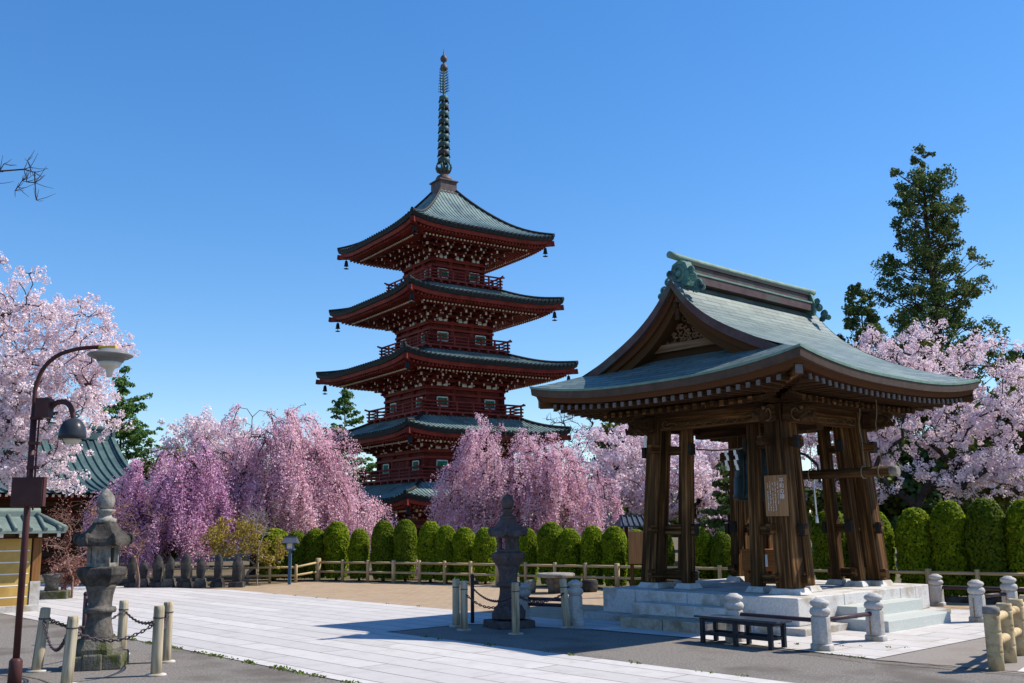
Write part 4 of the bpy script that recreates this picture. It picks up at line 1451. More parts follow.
for k, (nm, lab, base, bl, sd, cat) in enumerate((
    ('evergreen_tree', 'broad yellow green evergreen behind the right end of the blossoms', (24.5, 47, 0), [(24.5, 47, 6.6, 3.4, 3, 3.6), (22.6, 46, 3.6, 3, 2.5, 2.5)], 41, 'tree'),
    ('evergreen_tree', 'dark evergreen below the tall cedar at the edge of the photo', (21.0, 37, 0), [(20.4, 37, 4.4, 2.9, 2.5, 2.9), (17.6, 38, 3.2, 2.4, 2, 2.4)], 43, 'tree'),
    ('evergreen_tree', 'low dark evergreen behind the pale cherry right of the bell tower', (13.5, 33, 0), [(13.2, 33, 2.6, 3.2, 1.6, 2.0)], 45, 'tree'),
    ('evergreen_tree', 'rounded evergreen showing between the cedars above the blossoms', (21.8, 54, 0), [(22.4, 54, 9.4, 2.4, 2.0, 2.4)], 47, 'tree'),
    ('evergreen_tree', 'dark round evergreen peeping over blossom left of the bell tower', (7.0, 62, 0), [(7.2, 62, 6.0, 2.0, 2, 1.9)], 49, 'tree'),
    ('evergreen_tree', 'dark evergreen behind the purple weeping cherry', (-15.5, 44, 0), [(-15.2, 44, 2.6, 3.6, 2, 2.2)], 51, 'tree'),
    ('evergreen_tree', 'dark evergreen behind the wide pink weeping cherry', (-10, 43, 0), [(-9.8, 43, 2.3, 3.2, 2, 2.0)], 53, 'tree'),
    ('evergreen_tree', 'dark evergreen hidden low behind the bell tower posts', (10.0, 41, 0), [(9.8, 41, 2.2, 3.0, 2, 1.9)], 55, 'tree'),
)):
    leafy_tree(nm, lab, base, bl, 70, sd, M['evergreen'], trunk_h=max(1.2, bl[0][2] * .5), puff=.55, per=60, leaf=.21, cat=cat)
r = np.random.default_rng(900)
cs = []; rs = []
for k in range(420):
    x = r.uniform(-95, 110); y = 108 + r.uniform(-6, 14) - abs(x) * .12
    h = 4.2 + 1.6 * math.sin(x * .21) + 1.2 * math.sin(x * .53 + 2) + r.normal(0, .6)
    for q in range(5):
        cs.append((x + r.normal(0, 1), y + r.normal(0, 1), max(.3, h * (q + .6) / 5))); rs.append(r.uniform(.8, 1.6))
far = quads_object('far_wood', puffs(cs, rs, 34, .55, r, .3), M['evergreen'])
far['kind'] = 'stuff'; far['label'] = 'far low wood closing the horizon behind the temple grounds'
# bare trees whose twigs show against the sky
def bare_tree(label, base, blobs, n, seed, bark, r_tip=.016, trunk_h=2.5, cat='bare tree'):
    return leafy_tree('bare_tree', label, base, blobs, n, seed, None, trunk_h=trunk_h, bark=bark, cat=cat, r_tip=r_tip, crown=False, twigs=3)[0]
bare_tree('leafless grey tree with fine twigs between pagoda and bell tower', (5.0, 66, 0), [(5.0, 66, 7.6, 3.0, 2, 2.6)], 80, 61, 'bark', .022)

# ---- cherries in blossom
cherry_tree('cherry_tree', 'pale pink cherry tree overhanging the lamp post and yellow wall', (-14.2, 22.6, 0),
            [(-12.4, 22.5, 5.75, 3.55, 2.2, 2.25), (-11.6, 22.3, 4.1, 2.7, 1.8, 1.6), (-14, 22.5, 3.6, 2.6, 2, 1.6), (-10.9, 22.2, 5.7, 2.2, 1.5, 1.4), (-10.4, 22.0, 4.6, 1.7, 1.3, 1.3), (-10.5, 22.0, 2.9, 1.1, .8, .5)], 460, 71, M['petal_pale'], trunk_h=2.2, puff_r=.135, per=44, petal=.048, sub=4, twig=.5, zmin=2.1)
cherry_tree('cherry_tree', 'large mauve pink cherry tree behind the right side of the bell tower', (9.8, 25.4, 0),
            [(11.2, 25.6, 4.9, 2.9, 1.9, 1.85), (9.6, 25.6, 4.8, 2.6, 1.8, 1.85), (12.9, 25.0, 3.9, 2.6, 1.6, 1.3), (8.3, 26, 3.6, 1.8, 1.5, 1.3), (13.6, 25.4, 2.9, 2.0, 1.4, .9), (7.9, 26.2, 4.4, 1.5, 1.2, 1.4), (10.6, 25.2, 2.9, 2.4, 1.4, .9), (12.4, 24.8, 2.6, 2.4, 1.2, .7)], 480, 73, M['petal_mauve'], trunk_h=1.5, puff_r=.14, per=44, petal=.05, sub=3, twig=.42, zmin=1.9, lean=(.3, 0), gap=.12)
cherry_tree('cherry_tree', 'pale cherry tree seen through the bell tower columns', (7.2, 41, 0),
            [(6.6, 41, 3.9, 3.0, 2, 1.6), (4.4, 40, 3.9, 2.3, 1.5, 1.7), (9.5, 41, 3.4, 2.6, 2, 1.6), (8, 39.6, 2.4, 3.5, 1.4, 1.2), (4.4, 39.6, 2.2, 2.2, 1.2, 1.2), (7.0, 38.5, 2.8, 1.6, 1.0, 1.6)], 430, 75, M['petal_mauve'], trunk_h=1.6, puff_r=.24, per=30, petal=.10, sub=2, twig=.6, gap=.15)
cherry_tree('cherry_tree', 'pale pink cherry behind the weeping cherries left of the pagoda', (-15.0, 46, 0),
            [(-14.2, 46, 5.4, 2.6, 2, 1.4)], 110, 77, M['petal_pale'], trunk_h=2.4, puff_r=.26, per=30, petal=.11, sub=2, twig=.6)
weeping_cherry('weeping_cherry', 'wide pink weeping cherry behind the yellow shrub', (-8.9, 34.4, 0),
               [(-8.6, 34.4, 4.3, 2.2, 1.8, 2.0), (-7.6, 34.3, 4.4, 1.5, 1.5, 1.6), (-10.3, 34.6, 3.7, 1.9, 1.7, 1.6), (-7.3, 34.2, 3.5, 1.6, 1.5, 1.6), (-8.6, 34.0, 2.2, 2.2, 1.4, 1.2)], 300, 2700, 81, M['petal_pink'], trunk_h=2.3, zlow=.7, spread=.9)
weeping_cherry('weeping_cherry', 'shade-darkened purple pink weeping cherry hanging over the row of stone steles', (-11.2, 31.6, 0),
               [(-11.0, 31.4, 3.0, 1.7, 1.3, 1.35), (-10.1, 31.5, 3.1, 1.1, 1.2, 1.4), (-12.2, 31.7, 2.4, 1.0, 1, 1.1), (-10.8, 31.3, 1.9, 1.6, 1.1, .9)], 200, 1500, 83, M['petal_shaded'], trunk_h=1.7, zlow=.35, spread=.7, petal=.05)
weeping_cherry('weeping_cherry', 'pink weeping cherry sloping down beside the clipped green shrubs', (-6.6, 35.5, 0),
               [(-6.5, 35.4, 2.7, 1.2, 1.1, 1.4), (-5.6, 35.4, 1.8, 1.3, 1, 1.0), (-6.8, 35.3, 1.7, 1.2, 1, 1.0)], 130, 1100, 85, M['petal_pink'], trunk_h=1.3, zlow=.2, spread=.7)
weeping_cherry('weeping_cherry', 'pink weeping cherry in front of the pagoda', (.55, 36.4, 0),
               [(-.7, 36.2, 4.05, 1.7, 1.4, 1.75), (.6, 36.2, 4.3, 1.0, 1.0, 1.2), (.9, 36.3, 3.7, 1.5, 1.5, 1.4), (2.5, 36.2, 2.8, 1.6, 1.3, 1.3), (-1.7, 36.4, 3.0, 1.1, 1.2, 1.3), (.2, 35.9, 2.2, 2.2, 1.2, 1.2), (1.4, 36.2, 3.3, 1.3, 1.2, 1.3)], 290, 2500, 87, M['petal_pink'], trunk_h=1.7, zlow=.45, spread=.9)

# ---- shrubs and small plants
def shrub(name, label, base, blobs, n, seed, leafm, bark, leaf, puff, per, cat='shrub', sub=2, group=None):
    return leafy_tree(name, label, base, blobs, n, seed, M[leafm], trunk_h=.3, puff=puff, per=per, leaf=leaf, bark=bark, cat=cat, sub=sub, twig=.25, r_tip=.007, group=group)
shrub('flowering_shrub', 'yellow leafed shrub beside the blue garden lamp', (-8.0, 30.3, 0), [(-8.3, 30.3, 1.3, .9, .7, .7), (-7.3, 30.2, .95, .5, .5, .5), (-8.9, 30.3, 1.4, .45, .5, .6)], 105, 91, 'spring_leaf', 'twig_grey', .055, .12, 14)
bare_tree('slender pale grey sapling beside the yellow shrub', (-7.55, 29.7, 0), [(-7.5, 29.7, 1.9, .7, .5, .6)], 14, 93, 'twig_grey', .008, 1.0, 'sapling')
for lab, base, bl, sd in (('reddish brown leafless shrub behind the end of the yellow wall', (-10.9, 25.0, 0), [(-10.9, 25.0, 1.5, 1.2, .8, 1.0)], 95),
                          ('reddish brown shrub between hall and stone lantern', (-10.6, 28.6, 0), [(-11.2, 28.8, 1.75, 1.2, .8, 1.0)], 96),
                          ('red leaved bush behind the first stone steles', (-12.0, 30.6, 0), [(-11.9, 30.6, 1.0, .9, .6, .75)], 97)):
    t, nodes, paths = leafy_tree('bare_shrub', lab, base, bl, 130, sd, None, trunk_h=.3, bark='twig_red', cat='shrub', r_tip=.004, twigs=1, crown=False)
    r = np.random.default_rng(sd); cs = []
    for path in paths:
        for i in path[len(path) // 2:]:
            cs.append(nodes[i] + r.normal(0, .06, 3))
    cs = np.repeat(np.array(cs), 3, axis=0); cs = cs + r.normal(0, .07, cs.shape)
    quads_object('leaves', quad_cloud(cs, dirs(len(cs), r), .045, r, .8, .5), M['red_leaf'], t)
shrub('low_bush', 'low dark bush beside the small stone basin', (-11.6, 26.2, 0), [(-11.6, 26.2, .55, .55, .4, .35)], 40, 98, 'red_leaf', 'twig_red', .05, .12, 22, 'bush')
for k, (x, y, lab) in enumerate(((-3.6, 31.6, 'pink flowering low shrub under the fence left of the two tall green shrubs'), (-2.9, 31.3, 'small pink flowering shrub under the fence below the tallest rounded shrubs'))):
    shrub('low_shrub', lab, (x, y, 0), [(x, y, .3, .5, .3, .25)], 26, 101 + k, 'pink_shrub', 'twig_grey', .05, .14, 26, 'shrub')

# ---- the clipped thujas behind the fence
def make_thuja(seed, H, W):
    r = np.random.default_rng(seed)
    t = thing('clipped_thuja', 'x', 'thuja', (0, 0, 0), 0, 'clipped thujas in a row behind the wooden fence')
    n = 9000
    lump = [(r.uniform(0, 6.28), r.uniform(.1, 1), r.uniform(.04, .11)) for _ in range(26)]
    def radius(a, k):
        base = W * np.power(np.clip(1 - np.power(np.clip((k - .66) / .36, 0, 1), 2.2), 0.02, 1), .5) * (.84 + .16 * np.clip(k / .3, 0, 1))
        for la, lk, lm in lump:
            da = np.angle(np.exp(1j * (a - la)))
            base = base * (1 + lm * np.exp(-(da / .4) ** 2 - ((k - lk) / .09) ** 2))
        return base
    a = r.uniform(0, 2 * math.pi, n); k = r.uniform(0, 1, n)
    cap = r.random(n) < .20
    k = np.where(cap, 1 - .28 * r.uniform(0, 1, n) ** 1.6, k)
    R = radius(a, k) * (1 - np.abs(r.normal(0, .10, n))) * np.where(cap & (k > .93), np.sqrt(r.uniform(0, 1, n)), 1)
    C = np.stack([R * np.cos(a), R * np.sin(a), .08 + k * (H - .08) + r.normal(0, .012, n)], 1)
    nn = np.stack([np.cos(a), np.sin(a), .25 + 1.6 * np.clip((k - .7) / .3, 0, 1)], 1)
    # fan-shaped sprays, leaning outwards
    nj = nn + r.normal(0, .6, (n, 3)); nj /= np.linalg.norm(nj, axis=1, keepdims=True)
    up = np.array([0, 0, .8]) + r.normal(0, .55, (n, 3)) + nn * .5
    x = np.cross(up, nj); x /= np.linalg.norm(x, axis=1, keepdims=True)
    y = np.cross(nj, x)
    s = r.uniform(.026, .055, n)[:, None]
    V = np.stack([C - y * s * .7, C + x * s * .65 + y * s * .2, C + y * s * .8, C - x * s * .65 + y * s * .2], 1)
    quads_object('crown', V, M['thuja'], t)
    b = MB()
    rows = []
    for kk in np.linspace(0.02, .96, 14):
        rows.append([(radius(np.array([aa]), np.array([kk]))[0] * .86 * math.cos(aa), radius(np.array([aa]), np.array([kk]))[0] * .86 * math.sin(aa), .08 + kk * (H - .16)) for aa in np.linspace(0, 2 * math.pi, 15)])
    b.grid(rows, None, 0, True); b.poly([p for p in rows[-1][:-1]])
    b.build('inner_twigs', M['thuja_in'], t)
    b = MB(); b.tube([(0, 0, -.05), (0, 0, .3)], [.05, .045], 7); b.build('trunk', M['bark_brown'], t)
    return t
def fence_y(x):
    return interp(x, [-6, -3, 2.27, 9.43, 14], [30.9, 29.3, 25.52, 20.04, 16.55])
THUJA = [make_thuja(200 + k, 1.75, .36) for k in range(3)]
ORD = 'first second third fourth fifth sixth seventh eighth ninth tenth eleventh twelfth'.split()
F_PX = 990.05
def row_point(px, back):
    """where the sight line through column px meets the row, `back` metres behind the fence"""
    k = (px - 512) / F_PX
    y = 28.0
    for _ in range(30):
        y = fence_y(k * y) + back
    return k * y * 1.0, y
thujas = [  # px column, px top, half width in px, how it is told apart
    (276, 529, 15, 'wide rounded thuja behind the blue garden lamp, first from the left in its row'),
    (298, 531, 11, 'low rounded thuja just right of the blue garden lamp'),
    (317, 529, 11, 'rounded thuja left of a taller one, behind the big fence end post'),
    (337.6, 522.5, 12, 'tall rounded thuja just right of the big fence end post'),
    (360, 529, 10, 'small thuja between two taller ones left of the pagoda base'),
    (383.5, 521.5, 12, 'tall rounded thuja left of its twin below the pagoda corner'),
    (405, 520.5, 11, 'tall rounded thuja right of its twin below the pagoda corner'),
    (429.5, 522, 12, 'thuja below the pagoda, first to the right of the gap in the row'),
    (445, 526, 11, 'thuja below the pagoda, second to the right of the gap in the row'),
    (463, 528, 11, 'shaded thuja left of the dark stone lantern'),
    (483, 528, 11, 'shaded thuja half behind the dark stone lantern'),
    (525, 529, 10, 'thuja just right of the dark stone lantern roof'),
    (548, 523, 13, 'tall bright thuja second to the right of the dark stone lantern'),
    (566, 529, 12, 'thuja directly behind the round stone table'),
    (588.5, 526.5, 12, 'thuja left of the one nearest the dark roofed shelter'),
    (610, 527, 12, 'thuja in front of the small dark roofed shelter'),
    (632, 530, 10, 'thuja behind the brown notice board beside the bell tower'),
    (657, 531, 11, 'thuja glimpsed between the two left hand posts of the bell tower'),
    (692, 528, 15, 'wide thuja seen between the left columns of the bell tower'),
    (715, 532, 11, 'thuja seen beside the hanging bell inside the bell tower'),
    (744, 530, 11, 'thuja mostly hidden behind the offering box of the bell tower'),
    (823, 512, 19, 'thuja seen between the front and right columns of the bell tower'),
    (864, 512, 18, 'thuja hidden behind the right hand columns of the bell tower'),
    (905, 509.5, 18, 'thuja first to the right of the bell tower'),
    (939, 503, 17, 'thuja second to the right of the bell tower'),
    (975, 500.5, 19, 'broad tall thuja third to the right of the bell tower'),
    (1015, 501, 19.5, 'thuja at the right edge of the photo'),
]
for k, (px, top, hwp, lab) in enumerate(thujas):
    x, y = row_point(px, .95)
    H0 = 522.0 - (px - 512) * .0132
    H = 1.7 + (H0 - top) / F_PX * y * 1.0
    W = hwp / F_PX * y * 0.97
    src = THUJA[k % 3]
    if k < 3:
        o = src; o['label'] = lab; o.location = (x, y, 0); o.rotation_euler = (0, 0, k * 1.3)
    else:
        o = dup(src, (x, y, 0), k * 2.1, lab)
    o.scale = (W / .36, W / .36, H / 1.75)

# ------------------------------------------------------------------ curved-roofed hall and yellow wall on the left
hall = thing('temple_hall', 'temple hall with curved green tiled roof behind the pale cherry', 'temple hall', (-16.9, 41.0, 0), -TH)
# local x runs down the roof slope, local y along the ridge
b = MB()
HP = smooth_prof([0, .6, 1.2, 1.9, 2.6, 3.3], [5.30, 4.72, 4.20, 3.68, 3.26, 2.98])
def hall_edge(x):                                           # the verge sweeps outwards towards the eave
    return .15 + .16 * (x / 3.3) + .55 * (x / 3.3) ** 3
rows = []
for sgn in (1, -1):
    rows = []
    for x in np.linspace(0, 3.3, 14):
        e = hall_edge(x)
        rows.append([(sgn * x, y, HP(x) + .16 * max(0, (y - e + 1.6) / 1.6) ** 2) for y in np.linspace(-11, e, 24)])
    b.grid(rows, None, 0, True)
    for k in range(38):
        f = k / 37
        ring = []
        for x in np.linspace(0.1, 3.32, 14):
            e = hall_edge(x)
            y = e - .04 - f * (11 + e - .3) * 1.0
            lift = .16 * max(0, (y - e + 1.6) / 1.6) ** 2
            z = HP(x) + lift
            r = .075
            ring.append([(sgn * x, y - r, z), (sgn * x, y - r * .55, z + .075), (sgn * x, y + r * .55, z + .075), (sgn * x, y + r, z)])
        b.grid(ring, None, 0, False)
b.build('roof', M['hall_tile'], hall)
b = MB()
for sgn in (1, -1):
    A = [(sgn * x, hall_edge(x) + .06, HP(x) + .22) for x in np.linspace(0, 3.3, 14)]
    for p, q in zip(A, A[1:]):
        b.beam(p, q, .16, .16)
    for k in range(13):
        p = A[k]
        b.tube([(p[0], p[1] - .1, p[2] - .12), (p[0], p[1] + .12, p[2] - .12)], .08, 8)
b.build('verge_tile', M['hall_tile'], hall)
b = MB()
b.box((0, -5.3, 5.25), (.42, 11, .42)); b.box((0, -5.3, 5.67), (.56, 11.1, .07)); b.tube([(0, -10.9, 5.78), (0, .32, 5.78)], .12, 8)
b.box((0, .25, 5.25), (.55, .12, .62)); b.tube([(0, .2, 5.9), (0, .48, 5.98)], .09, 7)
b.build('roof_ridge', M['hall_tile'], hall)
b = MB()
b.box((0, -5.4, 0), (3.6, 10.2, 3.15), 0)
for y in np.linspace(-10.4, -.4, 8):
    b.box((1.82, y, 0), (.16, .16, 3.1), 1)
for z in (.5, 2.2, 2.85):
    b.beam((1.86, -10.5, z), (1.86, -.3, z), .10, .14, 1)
b.box((0, -.28, 2.6), (3.2, .08, 1.6), 0, 0, .4)
b.build('hall_wall', [M['timber_dk'], M['red_dk']], hall)
b = MB()
for y in np.linspace(-10.8, .3, 50):
    b.beam((1.6, y, 3.42), (3.12, y, 2.88), .08, .09, 0)
    b.beam((3.12, y, 2.88), (3.14, y, 2.873), .085, .095, 1)
b.build('rafters', [M['timber_dk'], M['endwhite']], hall)

wall = thing('plaster_wall', 'ochre plaster wall with white lines and a green tiled coping', 'wall', (-10.2, 21.4, 0), -TH)
# local y along the wall (towards -y = away to the left), local x towards the camera side
b = MB()
b.box((0, -3.6, .14), (.42, 7.0, 1.45), 0)
b.build('wall_body', M['ochre'], wall)
b = MB()
for k in range(5):
    b.box((0, -3.62, .30 + k * .235), (.428, 6.98, .022), 0)
b.build('white_line', M['white'], wall)
b = MB()
for k in range(9):
    b.box((random.uniform(-.01, .01), -.3 - k * .78, 0), (.56, .76, random.uniform(.12, .15)), 0)
b.build('footing', M['granite_dk'], wall, .01)
b = MB(); b.box((0, .02, 0), (.46, .20, .62), 0); b.build('post_foot', M['granite_dk'], wall)
b = MB(); b.box((0, .02, .62), (.45, .17, 1.0), 0); b.build('end_post', M['orange_post'], wall, .01)
b = MB()
ex, ey = .68, .42                                            # hipped coping
A = [(ex, ey, 1.66), (ex, -7.2, 1.66), (.10, -7.2, 1.96), (.10, ey - .42, 1.96)]
b.poly(A); b.poly([(-x, y, z) for x, y, z in A])
b.poly([(ex, ey, 1.66), (.10, ey - .42, 1.96), (-.10, ey - .42, 1.96), (-ex, ey, 1.66)])
b.poly([(ex, ey, 1.60), (-ex, ey, 1.60), (-ex, -7.2, 1.60), (ex, -7.2, 1.60)])
b.strip([(ex, -7.2, 1.66), (ex, ey, 1.66), (-ex, ey, 1.66)], [(ex, -7.2, 1.60), (ex, ey, 1.60), (-ex, ey, 1.60)])
for k in range(26):
    y = ey - .12 - k * .29
    x1 = .10 if y < ey - .42 else .10 + (y - (ey - .42)) / .42 * .58
    z1 = 1.96 - (x1 - .10) / .58 * .30
    for s2 in (-1, 1):
        b.tube([(s2 * (ex + .02), y, 1.68), (s2 * x1, y, z1 + .02)], .042, 7)
b.tube([(ex, ey, 1.69), (.1, ey - .42, 1.99)], .065, 7); b.tube([(-ex, ey, 1.69), (-.1, ey - .42, 1.99)], .065, 7)
b.build('coping_roof', M['wall_tile'], wall)
b = MB(); b.box((0, -3.6, 1.95), (.24, 7.2, .10)); b.tube([(0, -7.1, 2.06), (0, .08, 2.06)], .07, 8)
b.build('coping_ridge', M['wall_tile'], wall)
b = MB()
b.box((0, -3.5, 1.50), (.9, 7.3, .10), 0)
for k in range(20):
    b.beam((-.62, .3 - k * .37, 1.56), (.62, .3 - k * .37, 1.56), .06, .07, 0)
    b.beam((.60, .3 - k * .37, 1.56), (.635, .3 - k * .37, 1.56), .065, .075, 1)
b.build('coping_rafters', [M['timber_dk'], M['endwhite']], wall)

# ------------------------------------------------------------------ stone lanterns
def stone_lantern(label, loc, rz, H, mats, rough_base=True, wide=.79):
    """mats: body, pale firebox, base"""
    t = thing('stone_lantern', label, 'stone lantern', loc, rz, 'stone lanterns inside chained posts')
    k = H / 2.17
    r = np.random.default_rng(int(loc[0] * 100) % 97)
    def LB(prof, n, m, name, parent=t, phase=0.0, smooth=False, bev=.012):
        s = MB(); s.lathe([(a * k, z * k) for a, z in prof], n, (0, 0, 0), 0, phase, smooth); return s.build(name, m, parent, bev)
    s = MB()
    if rough_base:
        for q in range(3):
            s.box(((q - 1) * .31 * k, r.uniform(-.02, .02), 0), (.33 * k, .88 * k, (.19 + r.uniform(-.03, .03)) * k), 0, r.uniform(-.06, .06), .95)
    else:
        s.box((0, 0, 0), (.92 * k, .92 * k, .14 * k), 0, 0, .98)
    s.build('foot_stone', mats[2], t, .02)
    LB([(.43, .17), (.43, .27), (.36, .36), (.33, .40)], 6, mats[2], 'base')
    LB([(.27, .38), (.255, .45), (.215, .60), (.205, .70), (.22, .74), (.27, .745), (.285, .78), (.27, .815), (.21, .82), (.20, .86), (.215, .98), (.25, 1.08), (.265, 1.12)], 18, mats[0], 'stem', smooth=True, bev=0)
    LB([(.27, 1.10), (.33, 1.15), (.40, 1.24), (.42, 1.26), (.42, 1.36), (.30, 1.375)], 6, mats[3], 'middle_shelf')
    s = MB()                                                # firebox: posts, sills, round and square openings
    R_ = .235 * k
    hexa = [(R_ * math.cos(a), R_ * math.sin(a)) for a in [math.pi / 3 * q for q in range(6)]]
    for q in range(6):
        a, c = hexa[q], hexa[(q + 1) % 6]
        s.beam((a[0] * .96, a[1] * .96, 1.37 * k), (a[0] * .96, a[1] * .96, 1.68 * k), .075 * k, .075 * k, 0)
        s.beam((a[0], a[1], 1.395 * k), (c[0], c[1], 1.395 * k), .06 * k, .055 * k, 0)
        s.beam((a[0], a[1], 1.655 * k), (c[0], c[1], 1.655 * k), .06 * k, .055 * k, 0)
        if q % 2 == 0:                                      # carved panel, the others are open
            s.beam((a[0] * .93, a[1] * .93, 1.525 * k), (c[0] * .93, c[1] * .93, 1.525 * k), .04 * k, .24 * k, 0)
            mx, my = (a[0] + c[0]) / 2, (a[1] + c[1]) / 2
            for zz in (1.47, 1.53, 1.59):
                s.beam((mx * 1.04 - (c[0] - a[0]) * .2, my * 1.04 - (c[1] - a[1]) * .2, zz * k), (mx * 1.04 + (c[0] - a[0]) * .2, my * 1.04 + (c[1] - a[1]) * .2, zz * k), .012 * k, .02 * k, 0)
    s.build('firebox', mats[1], t, .006)
    s = MB()                                                # hexagonal cap with scrolled corners
    rows = []
    for f, z in ((1.0, 1.74), (.97, 1.79), (.80, 1.83), (.62, 1.90), (.48, 1.98), (.40, 2.03)):
        row = []
        for q in range(6):
            for w in np.linspace(0, 1, 7)[:-1]:
                a0, a1 = math.pi / 3 * q, math.pi / 3 * (q + 1)
                x = (1 - w) * math.cos(a0) + w * math.cos(a1); y = (1 - w) * math.sin(a0) + w * math.sin(a1)
                up = .05 * (abs(2 * w - 1) ** 3) * max(0, (f - .5) * 2)
                row.append((x * .47 * f * k, y * .47 * f * k, (z - .03 + up) * k))
        row.append(row[0]); rows.append(row)
    s.grid(rows, None, 0, False)
    low = [(p[0] * .98, p[1] * .98, p[2] - .055 * k) for p in rows[0]]
    s.strip(rows[0], low); s.strip(low, [(p[0] * .45, p[1] * .45, 1.66 * k) for p in rows[0]])
    for q in range(6):
        a = math.pi / 3 * q
        c, sn = math.cos(a), math.sin(a)
        sp = [((.43 + .055 * math.cos(w) * (1 - w / 11)) * c * k, (.43 + .055 * math.cos(w) * (1 - w / 11)) * sn * k, (1.765 + .055 * math.sin(w) * (1 - w / 11)) * k) for w in np.linspace(-1.6, 5.5, 16)]
        s.tube(sp, .033 * k, 6)
    s.build('cap_roof', mats[3], t)
    s = MB()
    s.lathe([(a * k, z * k) for a, z in [(.19, 1.98), (.20, 2.03), (.13, 2.05), (.105, 2.08), (.11, 2.10), (.17, 2.14), (.17, 2.16), (.09, 2.17)]], 12, smooth=True)
    s.lathe([(a * k, z * k) for a, z in [(.085, 2.16), (.135, 2.21), (.155, 2.28), (.14, 2.35), (.09, 2.41), (.03, 2.45), (.001, 2.47)]], 14, smooth=True)
    s.build('finial', mats[1], t)
    t.scale = (wide, wide, 1)
    return t
stone_lantern('weathered grey stone lantern on a mossy base behind the lamp post', (-5.18, 12.72, 0), .25, 1.93, (M['lantern'], M['lantern_lt'], M['mossy'], M['lantern_cap']))
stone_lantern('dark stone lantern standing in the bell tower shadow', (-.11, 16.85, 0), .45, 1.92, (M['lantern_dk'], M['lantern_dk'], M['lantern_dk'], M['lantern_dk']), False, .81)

# ------------------------------------------------------------------ round wooden posts with chains
def round_post(label, x, y, h, r=.062, lean=(0, 0), m='post_wood', group='round wooden chain posts'):
    t = thing('chain_post', label, 'post', (x, y, 0), 0, group)
    s = MB()
    q = [(lean[0] * z / h, lean[1] * z / h, z) for z in (-.05, h * .3, h * .6, h * .93, h - .008, h)]
    s.tube(q, [r * 1.02, r * 1.0, r * .985, r * .97, r * .93, r * .80], 14)
    s.build('post', M[m], t)
    s = MB(); s.lathe([(r * 1.9, 0.0), (r * 1.85, .022), (r * 1.0, .03)], 14); s.build('foot_ring', M['granite_dk'], t)
    s = MB(); s.tube([(0.02 + r * .93 * math.cos(a) + lean[0] * .8 - .02, r * .93 * math.sin(a), h * .83) for a in np.linspace(0, 6.283, 15)], .010, 5); s.build('chain_ring', M['chain'], t)
    return t
LP = dict(A=(-5.78, 12.43), B=(-4.93, 11.33), D=(-4.18, 11.98), E=(-4.46, 13.12), C=(-5.35, 13.94), F=(-6.45, 15.3))
round_post('round post between the lamp post and the stone lantern', *LP['A'], .75, lean=(.06, 0))
round_post('round post at the photo bottom left of the stone lantern', *LP['B'], .74, lean=(.03, 0))
round_post('nearer of two round posts right of the weathered lantern', *LP['D'], .79)
round_post('farther of two round posts right of the weathered lantern, chain wrapped round its top', *LP['E'], .75)
round_post('round post behind the weathered lantern on its right', *LP['C'], .72)
MP = dict(m1=(-.99, 17.03), m2=(-.83, 16.45), m4=(0.0, 15.78), m5=(.83, 16.64))
round_post('greyer round post left of the dark lantern, its top cracked', *MP['m1'], .78)
round_post('pale round post beside the greyer one left of the dark lantern', *MP['m2'], .78)
round_post('round post in front of the dark lantern', *MP['m4'], .78)
round_post('leaning round post in front of a stone baluster near the tower steps', *MP['m5'], .78, lean=(-.05, 0))
def iron_post(label, x, y, h):
    t = thing('iron_post', label, 'iron post', (x, y, 0))
    s = MB(); s.tube([(0, 0, 0), (0, 0, h)], .032, 10); s.build('pipe', M['iron'], t)
    s = MB(); s.ball((0, 0, h), .04, 0, 8); s.build('cap', M['iron'], t)
    s = MB(); s.box((.06, 0, h * .82), (.10, .07, .07)); s.build('chain_lock', M['iron'], t, .005)
iron_post('thin dark iron post behind the weathered stone lantern', *LP['F'], .72)
iron_post('thin dark iron post left of the dark stone lantern', -.74, 17.56, .79)

def chain(label, p, q, sag, link=.062):
    p, q = Vector(p), Vector(q)
    L = (q - p).length
    n = 60
    pts = [p.lerp(q, i / n) - Vector((0, 0, sag * (1 - (2 * i / n - 1) ** 2))) for i in range(n + 1)]
    d = [0]
    for a, c in zip(pts, pts[1:]):
        d.append(d[-1] + (c - a).length)
    s = MB(); N = max(4, int(d[-1] / (link * .72)))
    for k in range(N):
        w = (k + .5) / N * d[-1]
        i = min(n - 1, int(np.searchsorted(d, w)) - 1); i = max(i, 0)
        c = pts[i].lerp(pts[i + 1], (w - d[i]) / max(1e-6, d[i + 1] - d[i])); t = (pts[i + 1] - pts[i]).normalized()
        side = t.cross(Vector((0, 0, 1))).normalized()
        up = side.cross(t)
        e = (side if k % 2 else up)
        e = (e + (up if k % 2 else side) * .35).normalized()
        s.tube([c + t * (link * .5 * math.cos(a)) + e * (link * .30 * math.sin(a)) for a in np.linspace(0, 2 * math.pi, 9)], .0078, 5, cap=False)
    o = s.build('chain', M['chain'])
    return tag(o, label, 'chain', 'chains between the posts')
def top(d, k, h=.62):
    return (d[k][0], d[k][1], h)
chain('chain sagging between the lamp post side post and the photo bottom post', (-5.72, 12.40, .62), top(LP, 'B'), .30)
chain('chain in front of the weathered lantern running to its right posts', top(LP, 'B', .60), top(LP, 'D', .62), .17)
chain('chain passing behind the weathered lantern from the left post', (-5.70, 12.46, .62), top(LP, 'C', .58), .16)
chain('chain between the posts behind and right of the weathered lantern', top(LP, 'C', .6), top(LP, 'E', .62), .16)
chain('short chain joining the two posts right of the weathered lantern', top(LP, 'E', .60), top(LP, 'D', .62), .13)
